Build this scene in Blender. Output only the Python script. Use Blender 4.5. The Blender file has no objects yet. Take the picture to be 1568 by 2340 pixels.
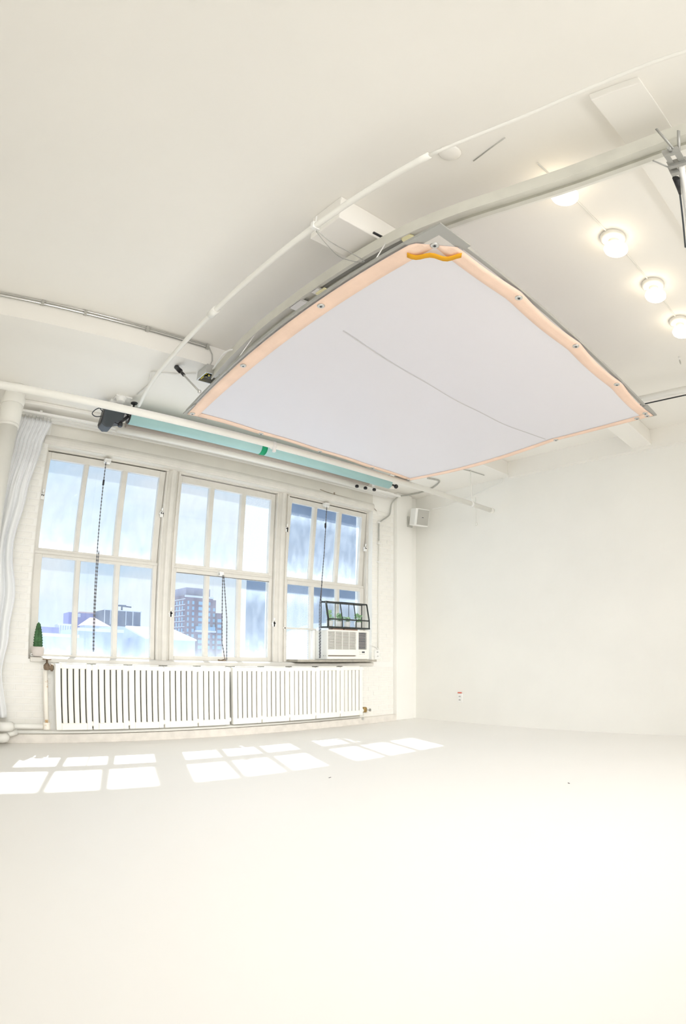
import bpy, bmesh, math, random
from mathutils import Vector, Matrix
random.seed(7)
C = bpy.context.scene.collection
S = bpy.context.scene

# ------------------------------------------------------------------ camera
# world: X runs along the window wall, Y towards it, Z up, camera above the origin
cam_d = bpy.data.cameras.new('camera')
cam = bpy.data.objects.new('camera', cam_d)
C.objects.link(cam)
CR = ((0.69841862, -0.71568827, 0.00131413),
      (-0.06774437, -0.06428154, 0.99562974),
      (0.71247606, 0.69545538, 0.09337928))
cam.matrix_world = Matrix([[CR[0][i], CR[1][i], -CR[2][i], (0, 0, 1.09)[i]] for i in range(3)] + [[0, 0, 0, 1]])
cam_d.type = 'PANO'
cam_d.panorama_type = 'FISHEYE_EQUISOLID'
cam_d.sensor_fit = 'HORIZONTAL'
cam_d.sensor_width = 24.0
cam_d.fisheye_lens = 1287.5713 * 24.0 / 1568
cam_d.fisheye_fov = math.radians(300)
cam_d.shift_x = -(918.6805 - 784) / 1568
cam_d.shift_y = (1373.5332 - 1170) / 2340
cam_d.clip_end = 2000
S.camera = cam

# ------------------------------------------------------------------ sky
W = bpy.data.worlds.new('sky')
S.world = W
W.use_nodes = True
nt = W.node_tree
bg = nt.nodes['Background']
tc = nt.nodes.new('ShaderNodeTexCoord')
sep = nt.nodes.new('ShaderNodeSeparateXYZ')
nt.links.new(tc.outputs['Generated'], sep.inputs[0])
ns = nt.nodes.new('ShaderNodeTexNoise')
ns.inputs['Scale'].default_value = 3.2
ns.inputs['Detail'].default_value = 7
mp = nt.nodes.new('ShaderNodeMapping')
mp.inputs['Scale'].default_value = (1, 1, 2.6)
nt.links.new(tc.outputs['Generated'], mp.inputs[0])
nt.links.new(mp.outputs[0], ns.inputs['Vector'])
cr = nt.nodes.new('ShaderNodeValToRGB')
cr.color_ramp.elements[0].position = .34
cr.color_ramp.elements[0].color = (.66, .82, .97, 1)
cr.color_ramp.elements[1].position = .55
cr.color_ramp.elements[1].color = (.97, .985, 1.0, 1)
nt.links.new(ns.outputs['Fac'], cr.inputs[0])
gr = nt.nodes.new('ShaderNodeMapRange')
gr.inputs['From Min'].default_value = -.06
gr.inputs['From Max'].default_value = .02
nt.links.new(sep.outputs['Z'], gr.inputs['Value'])
mx = nt.nodes.new('ShaderNodeMix')
mx.data_type = 'RGBA'
mx.inputs['A'].default_value = (.70, .78, .92, 1)
nt.links.new(gr.outputs[0], mx.inputs['Factor'])
nt.links.new(cr.outputs['Color'], mx.inputs['B'])
nt.links.new(mx.outputs['Result'], bg.inputs['Color'])
bg.inputs['Strength'].default_value = .87

# sun from beyond the window wall
sd = bpy.data.lights.new('sun', 'SUN')
sd.energy = 9
sd.angle = math.radians(.9)
sd.color = (1, .96, .9)
sun = bpy.data.objects.new('sun', sd)
C.objects.link(sun)
sun.rotation_euler = Vector((-.26, -.786, -1)).to_track_quat('-Z', 'Y').to_euler()

# added fill lamps out of view, placed only to brighten the room
def area(name, loc, target, sx, sy, power, col=(1, 1, 1), spread=180):
    d = bpy.data.lights.new(name, 'AREA')
    d.shape = 'RECTANGLE'
    d.size = sx
    d.size_y = sy
    d.energy = power
    d.color = col
    d.spread = math.radians(spread)
    o = bpy.data.objects.new(name, d)
    C.objects.link(o)
    o.location = loc
    o.rotation_euler = (Vector(target) - Vector(loc)).to_track_quat('-Z', 'Y').to_euler()
    return o
WARM = (1, .995, .99)
area('rear_fill', (.5, -4.8, 2.6), (3.2, 4.5, 0), 9, 2.4, 62, WARM, 90)  # added fill behind the camera, no window modelled there
area('side_fill', (-4.8, 1.0, 2.6), (5, 3.2, 1.6), 8, 2.4, 45, WARM, 140)  # added fill from the left, on a closed wall
area('floor_fill', (1.2, -3.0, 3.85), (4.1, 4.6, .2), 5, 1.5, 122, WARM, 62)  # added narrow fill to lift the far floor and right wall
area('ceiling_fill', (1.8, -3.4, .9), (2.4, -1.2, 4), 6, 1.6, 64, (1, .98, .95), 170)  # added upward fill to brighten the ceiling

S.view_settings.view_transform = 'Standard'
S.view_settings.look = 'None'
S.view_settings.exposure = 0.1
S.view_settings.gamma = 1
S.view_settings.use_curve_mapping = False
try:
    S.cycles.use_denoising = True
    S.cycles.max_bounces = 14
    S.cycles.diffuse_bounces = 8
    S.cycles.transparent_max_bounces = 24
    S.cycles.sample_clamp_indirect = 6
except Exception:
    pass

# ------------------------------------------------------------------ materials
MATS = {}
def mat(name, col, rough=.6, metal=0., noise=0., nscale=6., bump=0., bscale=40., emit=0., spec=.4, col2=None, thr=None):
    m = bpy.data.materials.new(name)
    m.use_nodes = True
    t = m.node_tree
    b = t.nodes['Principled BSDF']
    b.inputs['Base Color'].default_value = (*col, 1)
    b.inputs['Roughness'].default_value = rough
    b.inputs['Metallic'].default_value = metal
    b.inputs['Specular IOR Level'].default_value = spec
    if noise or col2:
        g = t.nodes.new('ShaderNodeTexCoord')
        n = t.nodes.new('ShaderNodeTexNoise')
        n.inputs['Scale'].default_value = nscale
        n.inputs['Detail'].default_value = 5
        t.links.new(g.outputs['Object'], n.inputs['Vector'])
        r = t.nodes.new('ShaderNodeValToRGB')
        lo, hi = thr or (.35, .65)
        r.color_ramp.elements[0].position = lo
        r.color_ramp.elements[1].position = hi
        c2 = col2 or tuple(max(0, c * (1 - noise)) for c in col)
        r.color_ramp.elements[0].color = (*c2, 1)
        r.color_ramp.elements[1].color = (*col, 1)
        t.links.new(n.outputs['Fac'], r.inputs[0])
        t.links.new(r.outputs['Color'], b.inputs['Base Color'])
    if bump:
        g = t.nodes.new('ShaderNodeTexCoord')
        n = t.nodes.new('ShaderNodeTexNoise')
        n.inputs['Scale'].default_value = bscale
        n.inputs['Detail'].default_value = 4
        t.links.new(g.outputs['Object'], n.inputs['Vector'])
        u = t.nodes.new('ShaderNodeBump')
        u.inputs['Strength'].default_value = bump
        u.inputs['Distance'].default_value = .01
        t.links.new(n.outputs['Fac'], u.inputs['Height'])
        t.links.new(u.outputs[0], b.inputs['Normal'])
    if emit:
        b.inputs['Emission Color'].default_value = (*col, 1)
        b.inputs['Emission Strength'].default_value = emit
    MATS[name] = m
    return m

M_ceil = mat('ceiling_paint', (.89, .87, .825), .75, noise=.025, nscale=.8, bump=.15, bscale=9)
M_wall = mat('wall_paint', (.89, .88, .84), .7, noise=.03, nscale=1.2, bump=.12, bscale=14)
M_brick = mat('painted_brick', (.88, .865, .815), .65, noise=.04, nscale=5, bump=.5, bscale=26)
M_floor = mat('floor_paint', (.885, .87, .84), .42, noise=.015, nscale=.7, bump=.05, bscale=5, spec=.3)
M_plaster = mat('lintel_plaster', (.78, .76, .70), .75, noise=.06, nscale=3, bump=.3, bscale=18)
M_frame = mat('window_paint', (.74, .715, .66), .5, noise=.06, nscale=7, bump=.2, bscale=30)
M_rad = mat('radiator_paint', (.90, .885, .83), .42, noise=.02, nscale=5, bump=.1, bscale=30)
M_slot_shade = mat('slot_shade_dark', (.035, .03, .026), .8)  # near-black painting the shade between radiator tubes
M_base = mat('baseboard_paint', (.80, .76, .70), .6, noise=.12, nscale=9, bump=.3, bscale=30)
M_pipe = mat('pipe_paint', (.87, .86, .81), .5, noise=.03, nscale=4)
M_rust = mat('rusty_white_paint', (.86, .82, .74), .6, col2=(.62, .42, .22), nscale=14, thr=(.34, .42))
M_brass = mat('old_brass', (.30, .22, .15), .5, .4, noise=.4, nscale=30)
M_brass2 = mat('gold_brass', (.42, .28, .10), .5, .5, noise=.3, nscale=30)
M_grey = mat('grey_conduit', (.50, .50, .47), .45, .5)
M_dkgrey = mat('dark_grey_plastic', (.055, .065, .075), .45)
M_black = mat('black_metal', (.02, .02, .022), .4)
M_green_blk = mat('black_green_metal', (.035, .042, .040), .4)
M_steel = mat('steel', (.62, .62, .60), .35, .8)
M_alu = mat('grey_aluminium', (.42, .42, .40), .45, .5)
M_track = mat('strut_paint', (.70, .69, .62), .5, noise=.08, nscale=6)
M_slot = mat('strut_slot', (.25, .25, .22), .6)
M_aqua = mat('aqua_paper', (.42, .66, .66), .5, noise=.03, nscale=3, spec=.5)
M_white = mat('white_plastic', (.88, .875, .85), .45)
M_roll = mat('white_vinyl', (.86, .84, .78), .45)
M_roll_shade = mat('roll_shade_brown', (.42, .36, .31), .7)  # brown for the shaded top of the white roll and the gap
M_tape = mat('green_tape', (.0, .33, .15), .5)
M_curtain = mat('curtain_cloth', (.86, .87, .88), .85, bump=.1, bscale=80)
M_peach = mat('peach_webbing', (.95, .71, .57), .7, noise=.08, nscale=5, bump=.15, bscale=60)
M_orange = mat('orange_webbing', (.76, .37, .01), .7)
M_pot = mat('stone_pot', (.72, .66, .62), .7, noise=.05, nscale=20)
M_potw = mat('white_pot', (.85, .85, .84), .4)
M_cactus = mat('cactus_green', (.06, .17, .06), .6, noise=.5, nscale=20, bump=.4, bscale=60)
M_leaf = mat('leaf_green', (.25, .52, .22), .5, col2=(.50, .70, .48), nscale=22)
M_soil = mat('soil', (.10, .07, .05), .9)
M_wood = mat('salmon_wood', (.62, .44, .34), .6, noise=.15, nscale=10)
M_sill = mat('weathered_board', (.46, .43, .37), .7, noise=.25, nscale=12)
M_acp = mat('air_conditioner_plastic', (.86, .85, .80), .4)
M_acd = mat('air_conditioner_inside', (.36, .32, .28), .7)
M_acb = mat('dark_grille', (.03, .035, .06), .5)
M_red = mat('red_print', (.75, .15, .1), .5)
M_yellow = mat('yellow_wire', (.75, .65, .12), .5)
M_base_l = mat('porcelain', (.80, .79, .74), .35)
M_bulb = mat('lit_bulb', (1, .86, .66), .4, emit=5)
M_led = mat('yellow_disc', (.95, .90, .55), .4, noise=.05)
M_spk = mat('speaker_grille', (.50, .49, .45), .6, bump=.2, bscale=200)
M_chip = mat('dark_chip', (.12, .11, .10), .8)
M_crack = mat('brown_wire', (.32, .26, .20), .7)
# exterior: distance haze is put into the pale far colours
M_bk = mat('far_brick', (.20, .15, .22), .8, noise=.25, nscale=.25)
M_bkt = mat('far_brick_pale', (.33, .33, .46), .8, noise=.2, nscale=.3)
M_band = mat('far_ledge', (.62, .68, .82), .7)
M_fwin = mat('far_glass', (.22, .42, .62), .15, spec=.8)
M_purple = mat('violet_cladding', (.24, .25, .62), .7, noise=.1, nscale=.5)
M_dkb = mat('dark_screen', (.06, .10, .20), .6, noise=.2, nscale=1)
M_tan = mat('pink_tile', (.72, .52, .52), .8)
M_pale = mat('haze_pale_render', (.52, .62, .82), .8, noise=.12, nscale=.4)
M_pale2 = mat('haze_blue_render', (.62, .72, .90), .8, noise=.1, nscale=.5)
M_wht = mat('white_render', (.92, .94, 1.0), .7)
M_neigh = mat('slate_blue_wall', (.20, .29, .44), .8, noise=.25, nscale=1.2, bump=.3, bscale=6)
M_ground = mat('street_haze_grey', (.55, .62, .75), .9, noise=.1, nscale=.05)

def glass_mat(name, dust_haze=.5, wired=False, tint=(.93, .97, 1)):
    m = bpy.data.materials.new(name)
    m.use_nodes = True
    t = m.node_tree
    t.nodes.clear()
    out = t.nodes.new('ShaderNodeOutputMaterial')
    tr = t.nodes.new('ShaderNodeBsdfTransparent')
    tr.inputs[0].default_value = (*tint, 1)
    gl = t.nodes.new('ShaderNodeBsdfGlossy')
    gl.inputs['Roughness'].default_value = .05
    m1 = t.nodes.new('ShaderNodeMixShader')
    m1.inputs[0].default_value = .04
    t.links.new(tr.outputs[0], m1.inputs[1])
    t.links.new(gl.outputs[0], m1.inputs[2])
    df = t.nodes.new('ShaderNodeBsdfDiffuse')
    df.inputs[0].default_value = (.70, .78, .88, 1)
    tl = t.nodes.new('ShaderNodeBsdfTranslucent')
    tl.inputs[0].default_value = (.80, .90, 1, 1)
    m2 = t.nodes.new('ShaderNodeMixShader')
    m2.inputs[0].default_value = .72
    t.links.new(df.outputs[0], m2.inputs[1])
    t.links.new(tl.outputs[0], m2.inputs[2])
    g = t.nodes.new('ShaderNodeTexCoord')
    sp = t.nodes.new('ShaderNodeSeparateXYZ')
    t.links.new(g.outputs['Generated'], sp.inputs[0])
    # grime, heavier at the foot partly as distance haze; clear head strip imitates rail shade
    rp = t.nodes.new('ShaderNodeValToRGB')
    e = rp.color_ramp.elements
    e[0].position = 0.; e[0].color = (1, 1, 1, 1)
    hi = dust_haze > .45
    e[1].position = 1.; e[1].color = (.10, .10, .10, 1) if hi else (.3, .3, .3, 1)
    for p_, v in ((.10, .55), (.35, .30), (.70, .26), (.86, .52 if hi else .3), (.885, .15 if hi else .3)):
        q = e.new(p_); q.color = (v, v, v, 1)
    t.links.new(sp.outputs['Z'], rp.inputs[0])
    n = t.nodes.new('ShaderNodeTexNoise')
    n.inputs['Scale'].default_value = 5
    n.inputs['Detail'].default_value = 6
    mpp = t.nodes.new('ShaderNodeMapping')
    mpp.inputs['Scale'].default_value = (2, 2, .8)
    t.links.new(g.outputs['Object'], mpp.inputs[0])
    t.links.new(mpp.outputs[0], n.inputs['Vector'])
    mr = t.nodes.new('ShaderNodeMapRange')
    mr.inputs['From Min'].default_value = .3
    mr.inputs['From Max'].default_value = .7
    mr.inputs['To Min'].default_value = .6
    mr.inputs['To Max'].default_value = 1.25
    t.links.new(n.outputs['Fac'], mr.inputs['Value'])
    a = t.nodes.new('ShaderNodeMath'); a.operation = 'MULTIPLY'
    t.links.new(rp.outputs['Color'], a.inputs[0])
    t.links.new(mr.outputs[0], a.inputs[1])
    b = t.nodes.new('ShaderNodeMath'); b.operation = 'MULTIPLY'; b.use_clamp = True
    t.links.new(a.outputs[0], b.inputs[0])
    b.inputs[1].default_value = dust_haze
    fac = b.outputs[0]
    if wired:
        so = t.nodes.new('ShaderNodeSeparateXYZ')
        t.links.new(g.outputs['Object'], so.inputs[0])
        res = []
        for sg in (1, -1):
            w1 = t.nodes.new('ShaderNodeMath'); w1.operation = 'MULTIPLY_ADD'
            t.links.new(so.outputs['X'], w1.inputs[0]); w1.inputs[1].default_value = sg * 1.6
            t.links.new(so.outputs['Z'], w1.inputs[2])
            w2 = t.nodes.new('ShaderNodeMath'); w2.operation = 'MULTIPLY'
            t.links.new(w1.outputs[0], w2.inputs[0]); w2.inputs[1].default_value = 30
            w3 = t.nodes.new('ShaderNodeMath'); w3.operation = 'FRACT'
            t.links.new(w2.outputs[0], w3.inputs[0])
            w4 = t.nodes.new('ShaderNodeMath'); w4.operation = 'LESS_THAN'
            t.links.new(w3.outputs[0], w4.inputs[0]); w4.inputs[1].default_value = .16
            res.append(w4)
        w5 = t.nodes.new('ShaderNodeMath'); w5.operation = 'MAXIMUM'
        t.links.new(res[0].outputs[0], w5.inputs[0]); t.links.new(res[1].outputs[0], w5.inputs[1])
        w6 = t.nodes.new('ShaderNodeMath'); w6.operation = 'MULTIPLY_ADD'; w6.use_clamp = True
        t.links.new(w5.outputs[0], w6.inputs[0]); w6.inputs[1].default_value = .38
        t.links.new(fac, w6.inputs[2])
        fac = w6.outputs[0]
    m3 = t.nodes.new('ShaderNodeMixShader')
    t.links.new(fac, m3.inputs[0])
    t.links.new(m1.outputs[0], m3.inputs[1])
    t.links.new(m2.outputs[0], m3.inputs[2])
    t.links.new(m3.outputs[0], out.inputs[0])
    return m
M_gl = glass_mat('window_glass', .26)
M_gld = glass_mat('dusty_shaded_glass', .50)
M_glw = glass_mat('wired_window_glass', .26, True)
M_glwd = glass_mat('dusty_shaded_wired_glass', .48, True)
def clear_glass():
    m = bpy.data.materials.new('clear_glass')
    m.use_nodes = True
    t = m.node_tree
    t.nodes.clear()
    out = t.nodes.new('ShaderNodeOutputMaterial')
    tr = t.nodes.new('ShaderNodeBsdfTransparent')
    tr.inputs[0].default_value = (.985, .99, .99, 1)
    gl = t.nodes.new('ShaderNodeBsdfGlossy')
    gl.inputs['Roughness'].default_value = .03
    mm = t.nodes.new('ShaderNodeMixShader')
    mm.inputs[0].default_value = .03
    t.links.new(tr.outputs[0], mm.inputs[1])
    t.links.new(gl.outputs[0], mm.inputs[2])
    t.links.new(mm.outputs[0], out.inputs[0])
    return m
M_clear = clear_glass()
def silk():
    m = bpy.data.materials.new('white_silk')
    m.use_nodes = True
    t = m.node_tree
    t.nodes.clear()
    out = t.nodes.new('ShaderNodeOutputMaterial')
    df = t.nodes.new('ShaderNodeBsdfPrincipled')
    df.inputs['Base Color'].default_value = (.87, .865, .93, 1)
    df.inputs['Roughness'].default_value = .38
    df.inputs['Specular IOR Level'].default_value = .35
    tl = t.nodes.new('ShaderNodeBsdfTranslucent')
    tl.inputs[0].default_value = (.88, .87, .93, 1)
    mm = t.nodes.new('ShaderNodeMixShader')
    mm.inputs[0].default_value = .35
    t.links.new(df.outputs[0], mm.inputs[1])
    t.links.new(tl.outputs[0], mm.inputs[2])
    t.links.new(mm.outputs[0], out.inputs[0])
    return m
M_silk = silk()

# ------------------------------------------------------------------ helpers
class MB:
    def __init__(s):
        s.b = bmesh.new()
    def box(s, x0, x1, y0, y1, z0, z1, m=None):
        vs = [s.b.verts.new(v) for v in ((x0, y0, z0), (x1, y0, z0), (x1, y1, z0), (x0, y1, z0), (x0, y0, z1), (x1, y0, z1), (x1, y1, z1), (x0, y1, z1))]
        if m:
            for v in vs: v.co = m @ v.co
        for f in ((0, 3, 2, 1), (4, 5, 6, 7), (0, 1, 5, 4), (1, 2, 6, 5), (2, 3, 7, 6), (3, 0, 4, 7)):
            s.b.faces.new([vs[i] for i in f])
        return s
    def tube(s, pts, r, n=10, cap=True, r2=None):
        pts = [Vector(p) for p in pts]
        rings = []
        up = None
        for i, p in enumerate(pts):
            a = pts[max(i - 1, 0)]; c = pts[min(i + 1, len(pts) - 1)]
            d = (c - a).normalized()
            if up is None:
                up = Vector((0, 0, 1)) if abs(d.z) < .9 else Vector((1, 0, 0))
            side = d.cross(up).normalized()
            up = side.cross(d).normalized()
            rr = r if r2 is None else r + (r2 - r) * i / (len(pts) - 1)
            rings.append([s.b.verts.new(p + (side * math.cos(2 * math.pi * k / n) + up * math.sin(2 * math.pi * k / n)) * rr) for k in range(n)])
        for i in range(len(rings) - 1):
            for k in range(n):
                f = s.b.faces.new((rings[i][k], rings[i][(k + 1) % n], rings[i + 1][(k + 1) % n], rings[i + 1][k]))
                f.smooth = True
        if cap:
            s.b.faces.new(rings[0][::-1]); s.b.faces.new(rings[-1])
        return s
    def lathe(s, prof, n=24, m=None):
        rings = []
        for r, z in prof:
            rings.append([s.b.verts.new((r * math.cos(2 * math.pi * k / n), r * math.sin(2 * math.pi * k / n), z)) for k in range(n)])
        if m:
            for R in rings:
                for v in R: v.co = m @ v.co
        for i in range(len(rings) - 1):
            for k in range(n):
                f = s.b.faces.new((rings[i][k], rings[i][(k + 1) % n], rings[i + 1][(k + 1) % n], rings[i + 1][k]))
                f.smooth = True
        s.b.faces.new(rings[0][::-1]); s.b.faces.new(rings[-1])
        return s
    def sweep(s, pts, prof):
        # extrude a profile (side offset, height offset) along a polyline lying roughly level
        pts = [Vector(p) for p in pts]
        rings = []
        for i, p in enumerate(pts):
            a = pts[max(i - 1, 0)]; c = pts[min(i + 1, len(pts) - 1)]
            d = (c - a).normalized()
            side = d.cross(Vector((0, 0, 1))).normalized()
            rings.append([s.b.verts.new(p + side * u + Vector((0, 0, v))) for u, v in prof])
        n = len(prof)
        for i in range(len(rings) - 1):
            for k in range(n):
                s.b.faces.new((rings[i][k], rings[i][(k + 1) % n], rings[i + 1][(k + 1) % n], rings[i + 1][k]))
        s.b.faces.new(rings[0][::-1]); s.b.faces.new(rings[-1])
        return s
    def prism(s, poly, x0, x1, axis='x'):
        # polygon in the plane across the axis, extruded from x0 to x1
        def P(u, v, w):
            return (w, u, v) if axis == 'x' else ((u, w, v) if axis == 'y' else (u, v, w))
        a = [s.b.verts.new(P(u, v, x0)) for u, v in poly]
        c = [s.b.verts.new(P(u, v, x1)) for u, v in poly]
        n = len(poly)
        for k in range(n):
            s.b.faces.new((a[k], a[(k + 1) % n], c[(k + 1) % n], c[k]))
        s.b.faces.new(a[::-1]); s.b.faces.new(c)
        return s
    def grid(s, rows, thick=0.):
        R = [[s.b.verts.new(p) for p in row] for row in rows]
        for i in range(len(R) - 1):
            for k in range(len(R[0]) - 1):
                f = s.b.faces.new((R[i][k], R[i][k + 1], R[i + 1][k + 1], R[i + 1][k]))
                f.smooth = True
        return s
    def ball(s, c, r, n=8, sc=(1, 1, 1)):
        prof = [(max(1e-4, math.sin(math.pi * i / n)) * r, -math.cos(math.pi * i / n) * r) for i in range(n + 1)]
        return s.lathe(prof, n + 2, Matrix.Translation(c) @ Matrix.Diagonal((*sc, 1)))
    def build(s, name, m, parent=None, bevel=0., solid=0., origin=None):
        me = bpy.data.meshes.new(name)
        bmesh.ops.recalc_face_normals(s.b, faces=s.b.faces)
        if origin:
            bmesh.ops.translate(s.b, verts=s.b.verts, vec=-Vector(origin))
        s.b.to_mesh(me); s.b.free()
        me.materials.append(m)
        o = bpy.data.objects.new(name, me)
        C.objects.link(o)
        if origin: o.location = origin
        if parent: o.parent = parent
        if bevel:
            q = o.modifiers.new('bevel', 'BEVEL'); q.width = bevel; q.segments = 2; q.limit_method = 'ANGLE'
        if solid:
            q = o.modifiers.new('solid', 'SOLIDIFY'); q.thickness = solid
        return o
def each(mb, name, mt, par, bevel=0.):
    # one object per separate piece collected in the builder
    seen = set(); out = []
    for v0 in list(mb.b.verts):
        if v0 in seen: continue
        isl = []; st = [v0]; seen.add(v0)
        while st:
            v = st.pop(); isl.append(v)
            for e in v.link_edges:
                w = e.other_vert(v)
                if w not in seen: seen.add(w); st.append(w)
        idx = {v: i for i, v in enumerate(isl)}
        fs = {f for v in isl for f in v.link_faces}
        me = bpy.data.meshes.new(name)
        me.from_pydata([tuple(v.co) for v in isl], [], [[idx[v] for v in f.verts] for f in fs])
        me.polygons.foreach_set('use_smooth', [f.smooth for f in fs])
        me.materials.append(mt)
        o = bpy.data.objects.new(name, me); C.objects.link(o); o.parent = par
        local(o, par)
        if bevel:
            q = o.modifiers.new('bevel', 'BEVEL'); q.width = bevel; q.segments = 2; q.limit_method = 'ANGLE'
        out.append(o)
    return out
def tag(o, label, cat, group=None):
    o['label'] = label; o['category'] = cat
    if group: o['group'] = group
    return o
def thing(name, label, cat, loc=(0, 0, 0), group=None):
    o = bpy.data.objects.new(name, None)
    C.objects.link(o); o.location = loc
    o.empty_display_size = .1
    return tag(o, label, cat, group)
def local(o, par):      # a child built in world coordinates under a moved parent
    o.matrix_parent_inverse = Matrix.Translation(-par.location)
    return o
def struct(o):
    o['kind'] = 'structure'
    return o
def copy_tree(o, parent=None):
    c = o.copy(); C.objects.link(c)
    if parent: c.parent = parent
    for ch in list(o.children): copy_tree(ch, c)
    return c
def spline(pts, k=6):
    P = [Vector(p) for p in pts]
    out = []
    for i in range(len(P) - 1):
        a = P[max(i - 1, 0)]; b = P[i]; c = P[i + 1]; d = P[min(i + 2, len(P) - 1)]
        for j in range(k):
            t = j / k
            out.append(.5 * ((2 * b) + (-a + c) * t + (2 * a - 5 * b + 4 * c - d) * t * t + (-a + 3 * b - 3 * c + d) * t ** 3))
    out.append(P[-1])
    return out

# ------------------------------------------------------------------ room shell
struct(MB().box(-5, 7, -5, 6.5, -.2, 0).build('floor', M_floor))
struct(MB().box(-5, 7.2, -5, 4.52, 4.0, 4.25).build('ceiling', M_ceil))
struct(MB().box(-5, 7.2, 4.5, 6.9, 3.78, 4.25).build('ceiling', M_ceil))
struct(MB().box(-5.2, -5, -5, 6.9, -.2, 4.0).build('wall_left', M_wall))
struct(MB().box(-5.2, 7.2, -5.2, -5, -.2, 4.0).build('wall_rear', M_wall))
struct(MB().box(7.0, 7.2, -5, 6.9, -.2, 4.0).build('wall_right', M_wall))
wb = MB()
wb.box(-5, .80, 6.5, 6.9, -.2, 3.78)
wb.box(5.98, 7.0, 6.5, 6.9, -.2, 3.78)
wb.box(.80, 5.98, 6.5, 6.9, -.2, .93)
wall = struct(wb.build('wall_window', M_wall))
struct(MB().box(.80, 5.98, 6.5, 6.9, 3.38, 3.78).build('lintel_beam', M_plaster))
# rounded plaster nose over the window heads
nose = [(6.50, 3.50), (6.485, 3.485), (6.475, 3.46), (6.475, 3.43), (6.485, 3.40), (6.505, 3.385), (6.56, 3.372), (6.60, 3.37), (6.60, 3.39), (6.52, 3.50)]
struct(MB().prism(nose, .74, 6.0).build('trim_1', M_frame, bevel=0))
# pilaster in the corner and the girder along the right wall
struct(MB().box(6.46, 6.83, 6.42, 6.5, 0, 3.78).build('trim_2', M_wall, bevel=.012))
struct(MB().box(6.93, 7.0, -5, 4.5, 3.74, 4.0).build('trim_3', M_ceil))
struct(MB().box(1.62, 6.93, 2.14, 2.44, 3.78, 4.0).build('ceiling_beam', M_ceil, bevel=.006))
struct(MB().box(1.86, 6.93, .08, .41, 3.93, 4.0).build('ceiling_beam', M_ceil, bevel=.006))
# baseboard with the ledge under the radiators
struct(MB().box(-5, 6.46, 6.42, 6.5, 0, .105).build('baseboard_window', M_base, bevel=.006))
# deep inside sill
struct(MB().prism([(6.44, .905), (6.44, .945), (6.455, .955), (6.60, .962), (6.60, .90)], .82, 5.97).build('trim_4', M_frame))
# painted bricks, in reach of the eye beside and under the windows
bm_ = MB().box(-.0995, .0995, -.006, .004, -.031, .031)
bk = bm_.build('brick', M_brick, wall, bevel=.006)
bk['kind'] = 'structure'
first = [bk]
def place_brick(x, z, sx=1.):
    if first:
        o = first.pop()
    else:
        o = bk.copy(); C.objects.link(o); o.parent = wall
    o.location = (x + random.uniform(-.002, .002), 6.5 + random.uniform(-.0012, .0015), z)
    o.rotation_euler = (random.uniform(-.008, .008), random.uniform(-.006, .006), random.uniform(-.006, .006))
    o.scale = (sx, 1, 1)
def bricks(x0, x1, z0, z1):
    z = z0 + .038
    k = 0
    while z < z1 - .03:
        x = x0 - (.107 if k % 2 else 0)
        while x < x1 - .03:
            a = max(x, x0); b = min(x + .2, x1)
            if b - a > .05: place_brick((a + b) / 2, z, (b - a) / .2)
            x += .213
        z += .0765; k += 1
bricks(.24, .80, .96, 3.62)
bricks(.42, 1.08, .12, .93)
bricks(5.98, 6.45, .96, 3.40)
bricks(5.80, 6.45, .12, .93)

# ------------------------------------------------------------------ windows
def sash(win, name, gx, z0, z1, xo0, xo1, zo0, zo1, mats, y=6.70, tilt=0., chainplate=False):
    """gx: three (x0, x1) pane spans; the frame runs xo0..xo1, zo0..zo1"""
    zc = (zo0 + zo1) / 2
    xc = (xo0 + xo1) / 2
    m = MB()
    m.box(xo0, gx[0][0], y - .05, y + .02, zo0, zo1)
    m.box(gx[2][1], xo1, y - .05, y + .02, zo0, zo1)
    m.box(gx[0][0], gx[2][1], y - .05, y + .02, zo0, z0)
    m.box(gx[0][0], gx[2][1], y - .05, y + .02, z1, zo1)
    fr = m.build(name, M_frame, win, bevel=.005, origin=(xc, y, zc))
    for a, b in ((gx[0][1], gx[1][0]), (gx[1][1], gx[2][0])):
        o = MB().prism([(a, y - .02), (a + .012, y - .045), (b - .012, y - .045), (b, y - .02), (b, y + .015), (a, y + .015)], z0, z1, 'z').build('mullion', M_frame, fr)
        local(o, fr)
    for (a, b), mt in zip(gx, mats):
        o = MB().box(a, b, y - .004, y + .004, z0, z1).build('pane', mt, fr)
        local(o, fr)
    fr.rotation_euler = (tilt, 0, 0)
    return fr
def latch(win, x, z, y=6.63):
    l = MB()
    l.box(x - .022, x + .022, y - .03, y, z - .05, z + .02)
    l.tube([(x, y - .02, z + .03), (x, y - .035, z + .07)], .012, 8)
    l.box(x - .035, x + .03, y - .022, y - .008, z - .015, z - .002)
    l.build('latch', M_white, win)
    d = MB().box(x - .016, x - .004, y - .034, y - .03, z - .01, z + .01)
    d.box(x + .006, x + .018, y - .034, y - .03, z - .012, z + .006)
    d.build('latch_hole', M_black, win)
W1 = bpy.data.objects.new('window_1', None); W2 = bpy.data.objects.new('window_2', None); W3 = bpy.data.objects.new('window_3', None)
for w in (W1, W2, W3):
    C.objects.link(w); struct(w)
def casing(win, x0, x1):
    m = MB()
    m.box(x0, x1, 6.60, 6.84, .93, .965)
    m.box(x0, x1, 6.60, 6.84, 3.355, 3.39)
    m.box(x0, x0 + .03, 6.60, 6.84, .965, 3.355)
    m.box(x1 - .03, x1, 6.60, 6.84, .965, 3.355)
    m.box(x0 + .03, x1 - .03, 6.66, 6.84, 2.125, 2.165)
    m.build('window_frame', M_frame, win, bevel=.006)
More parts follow.
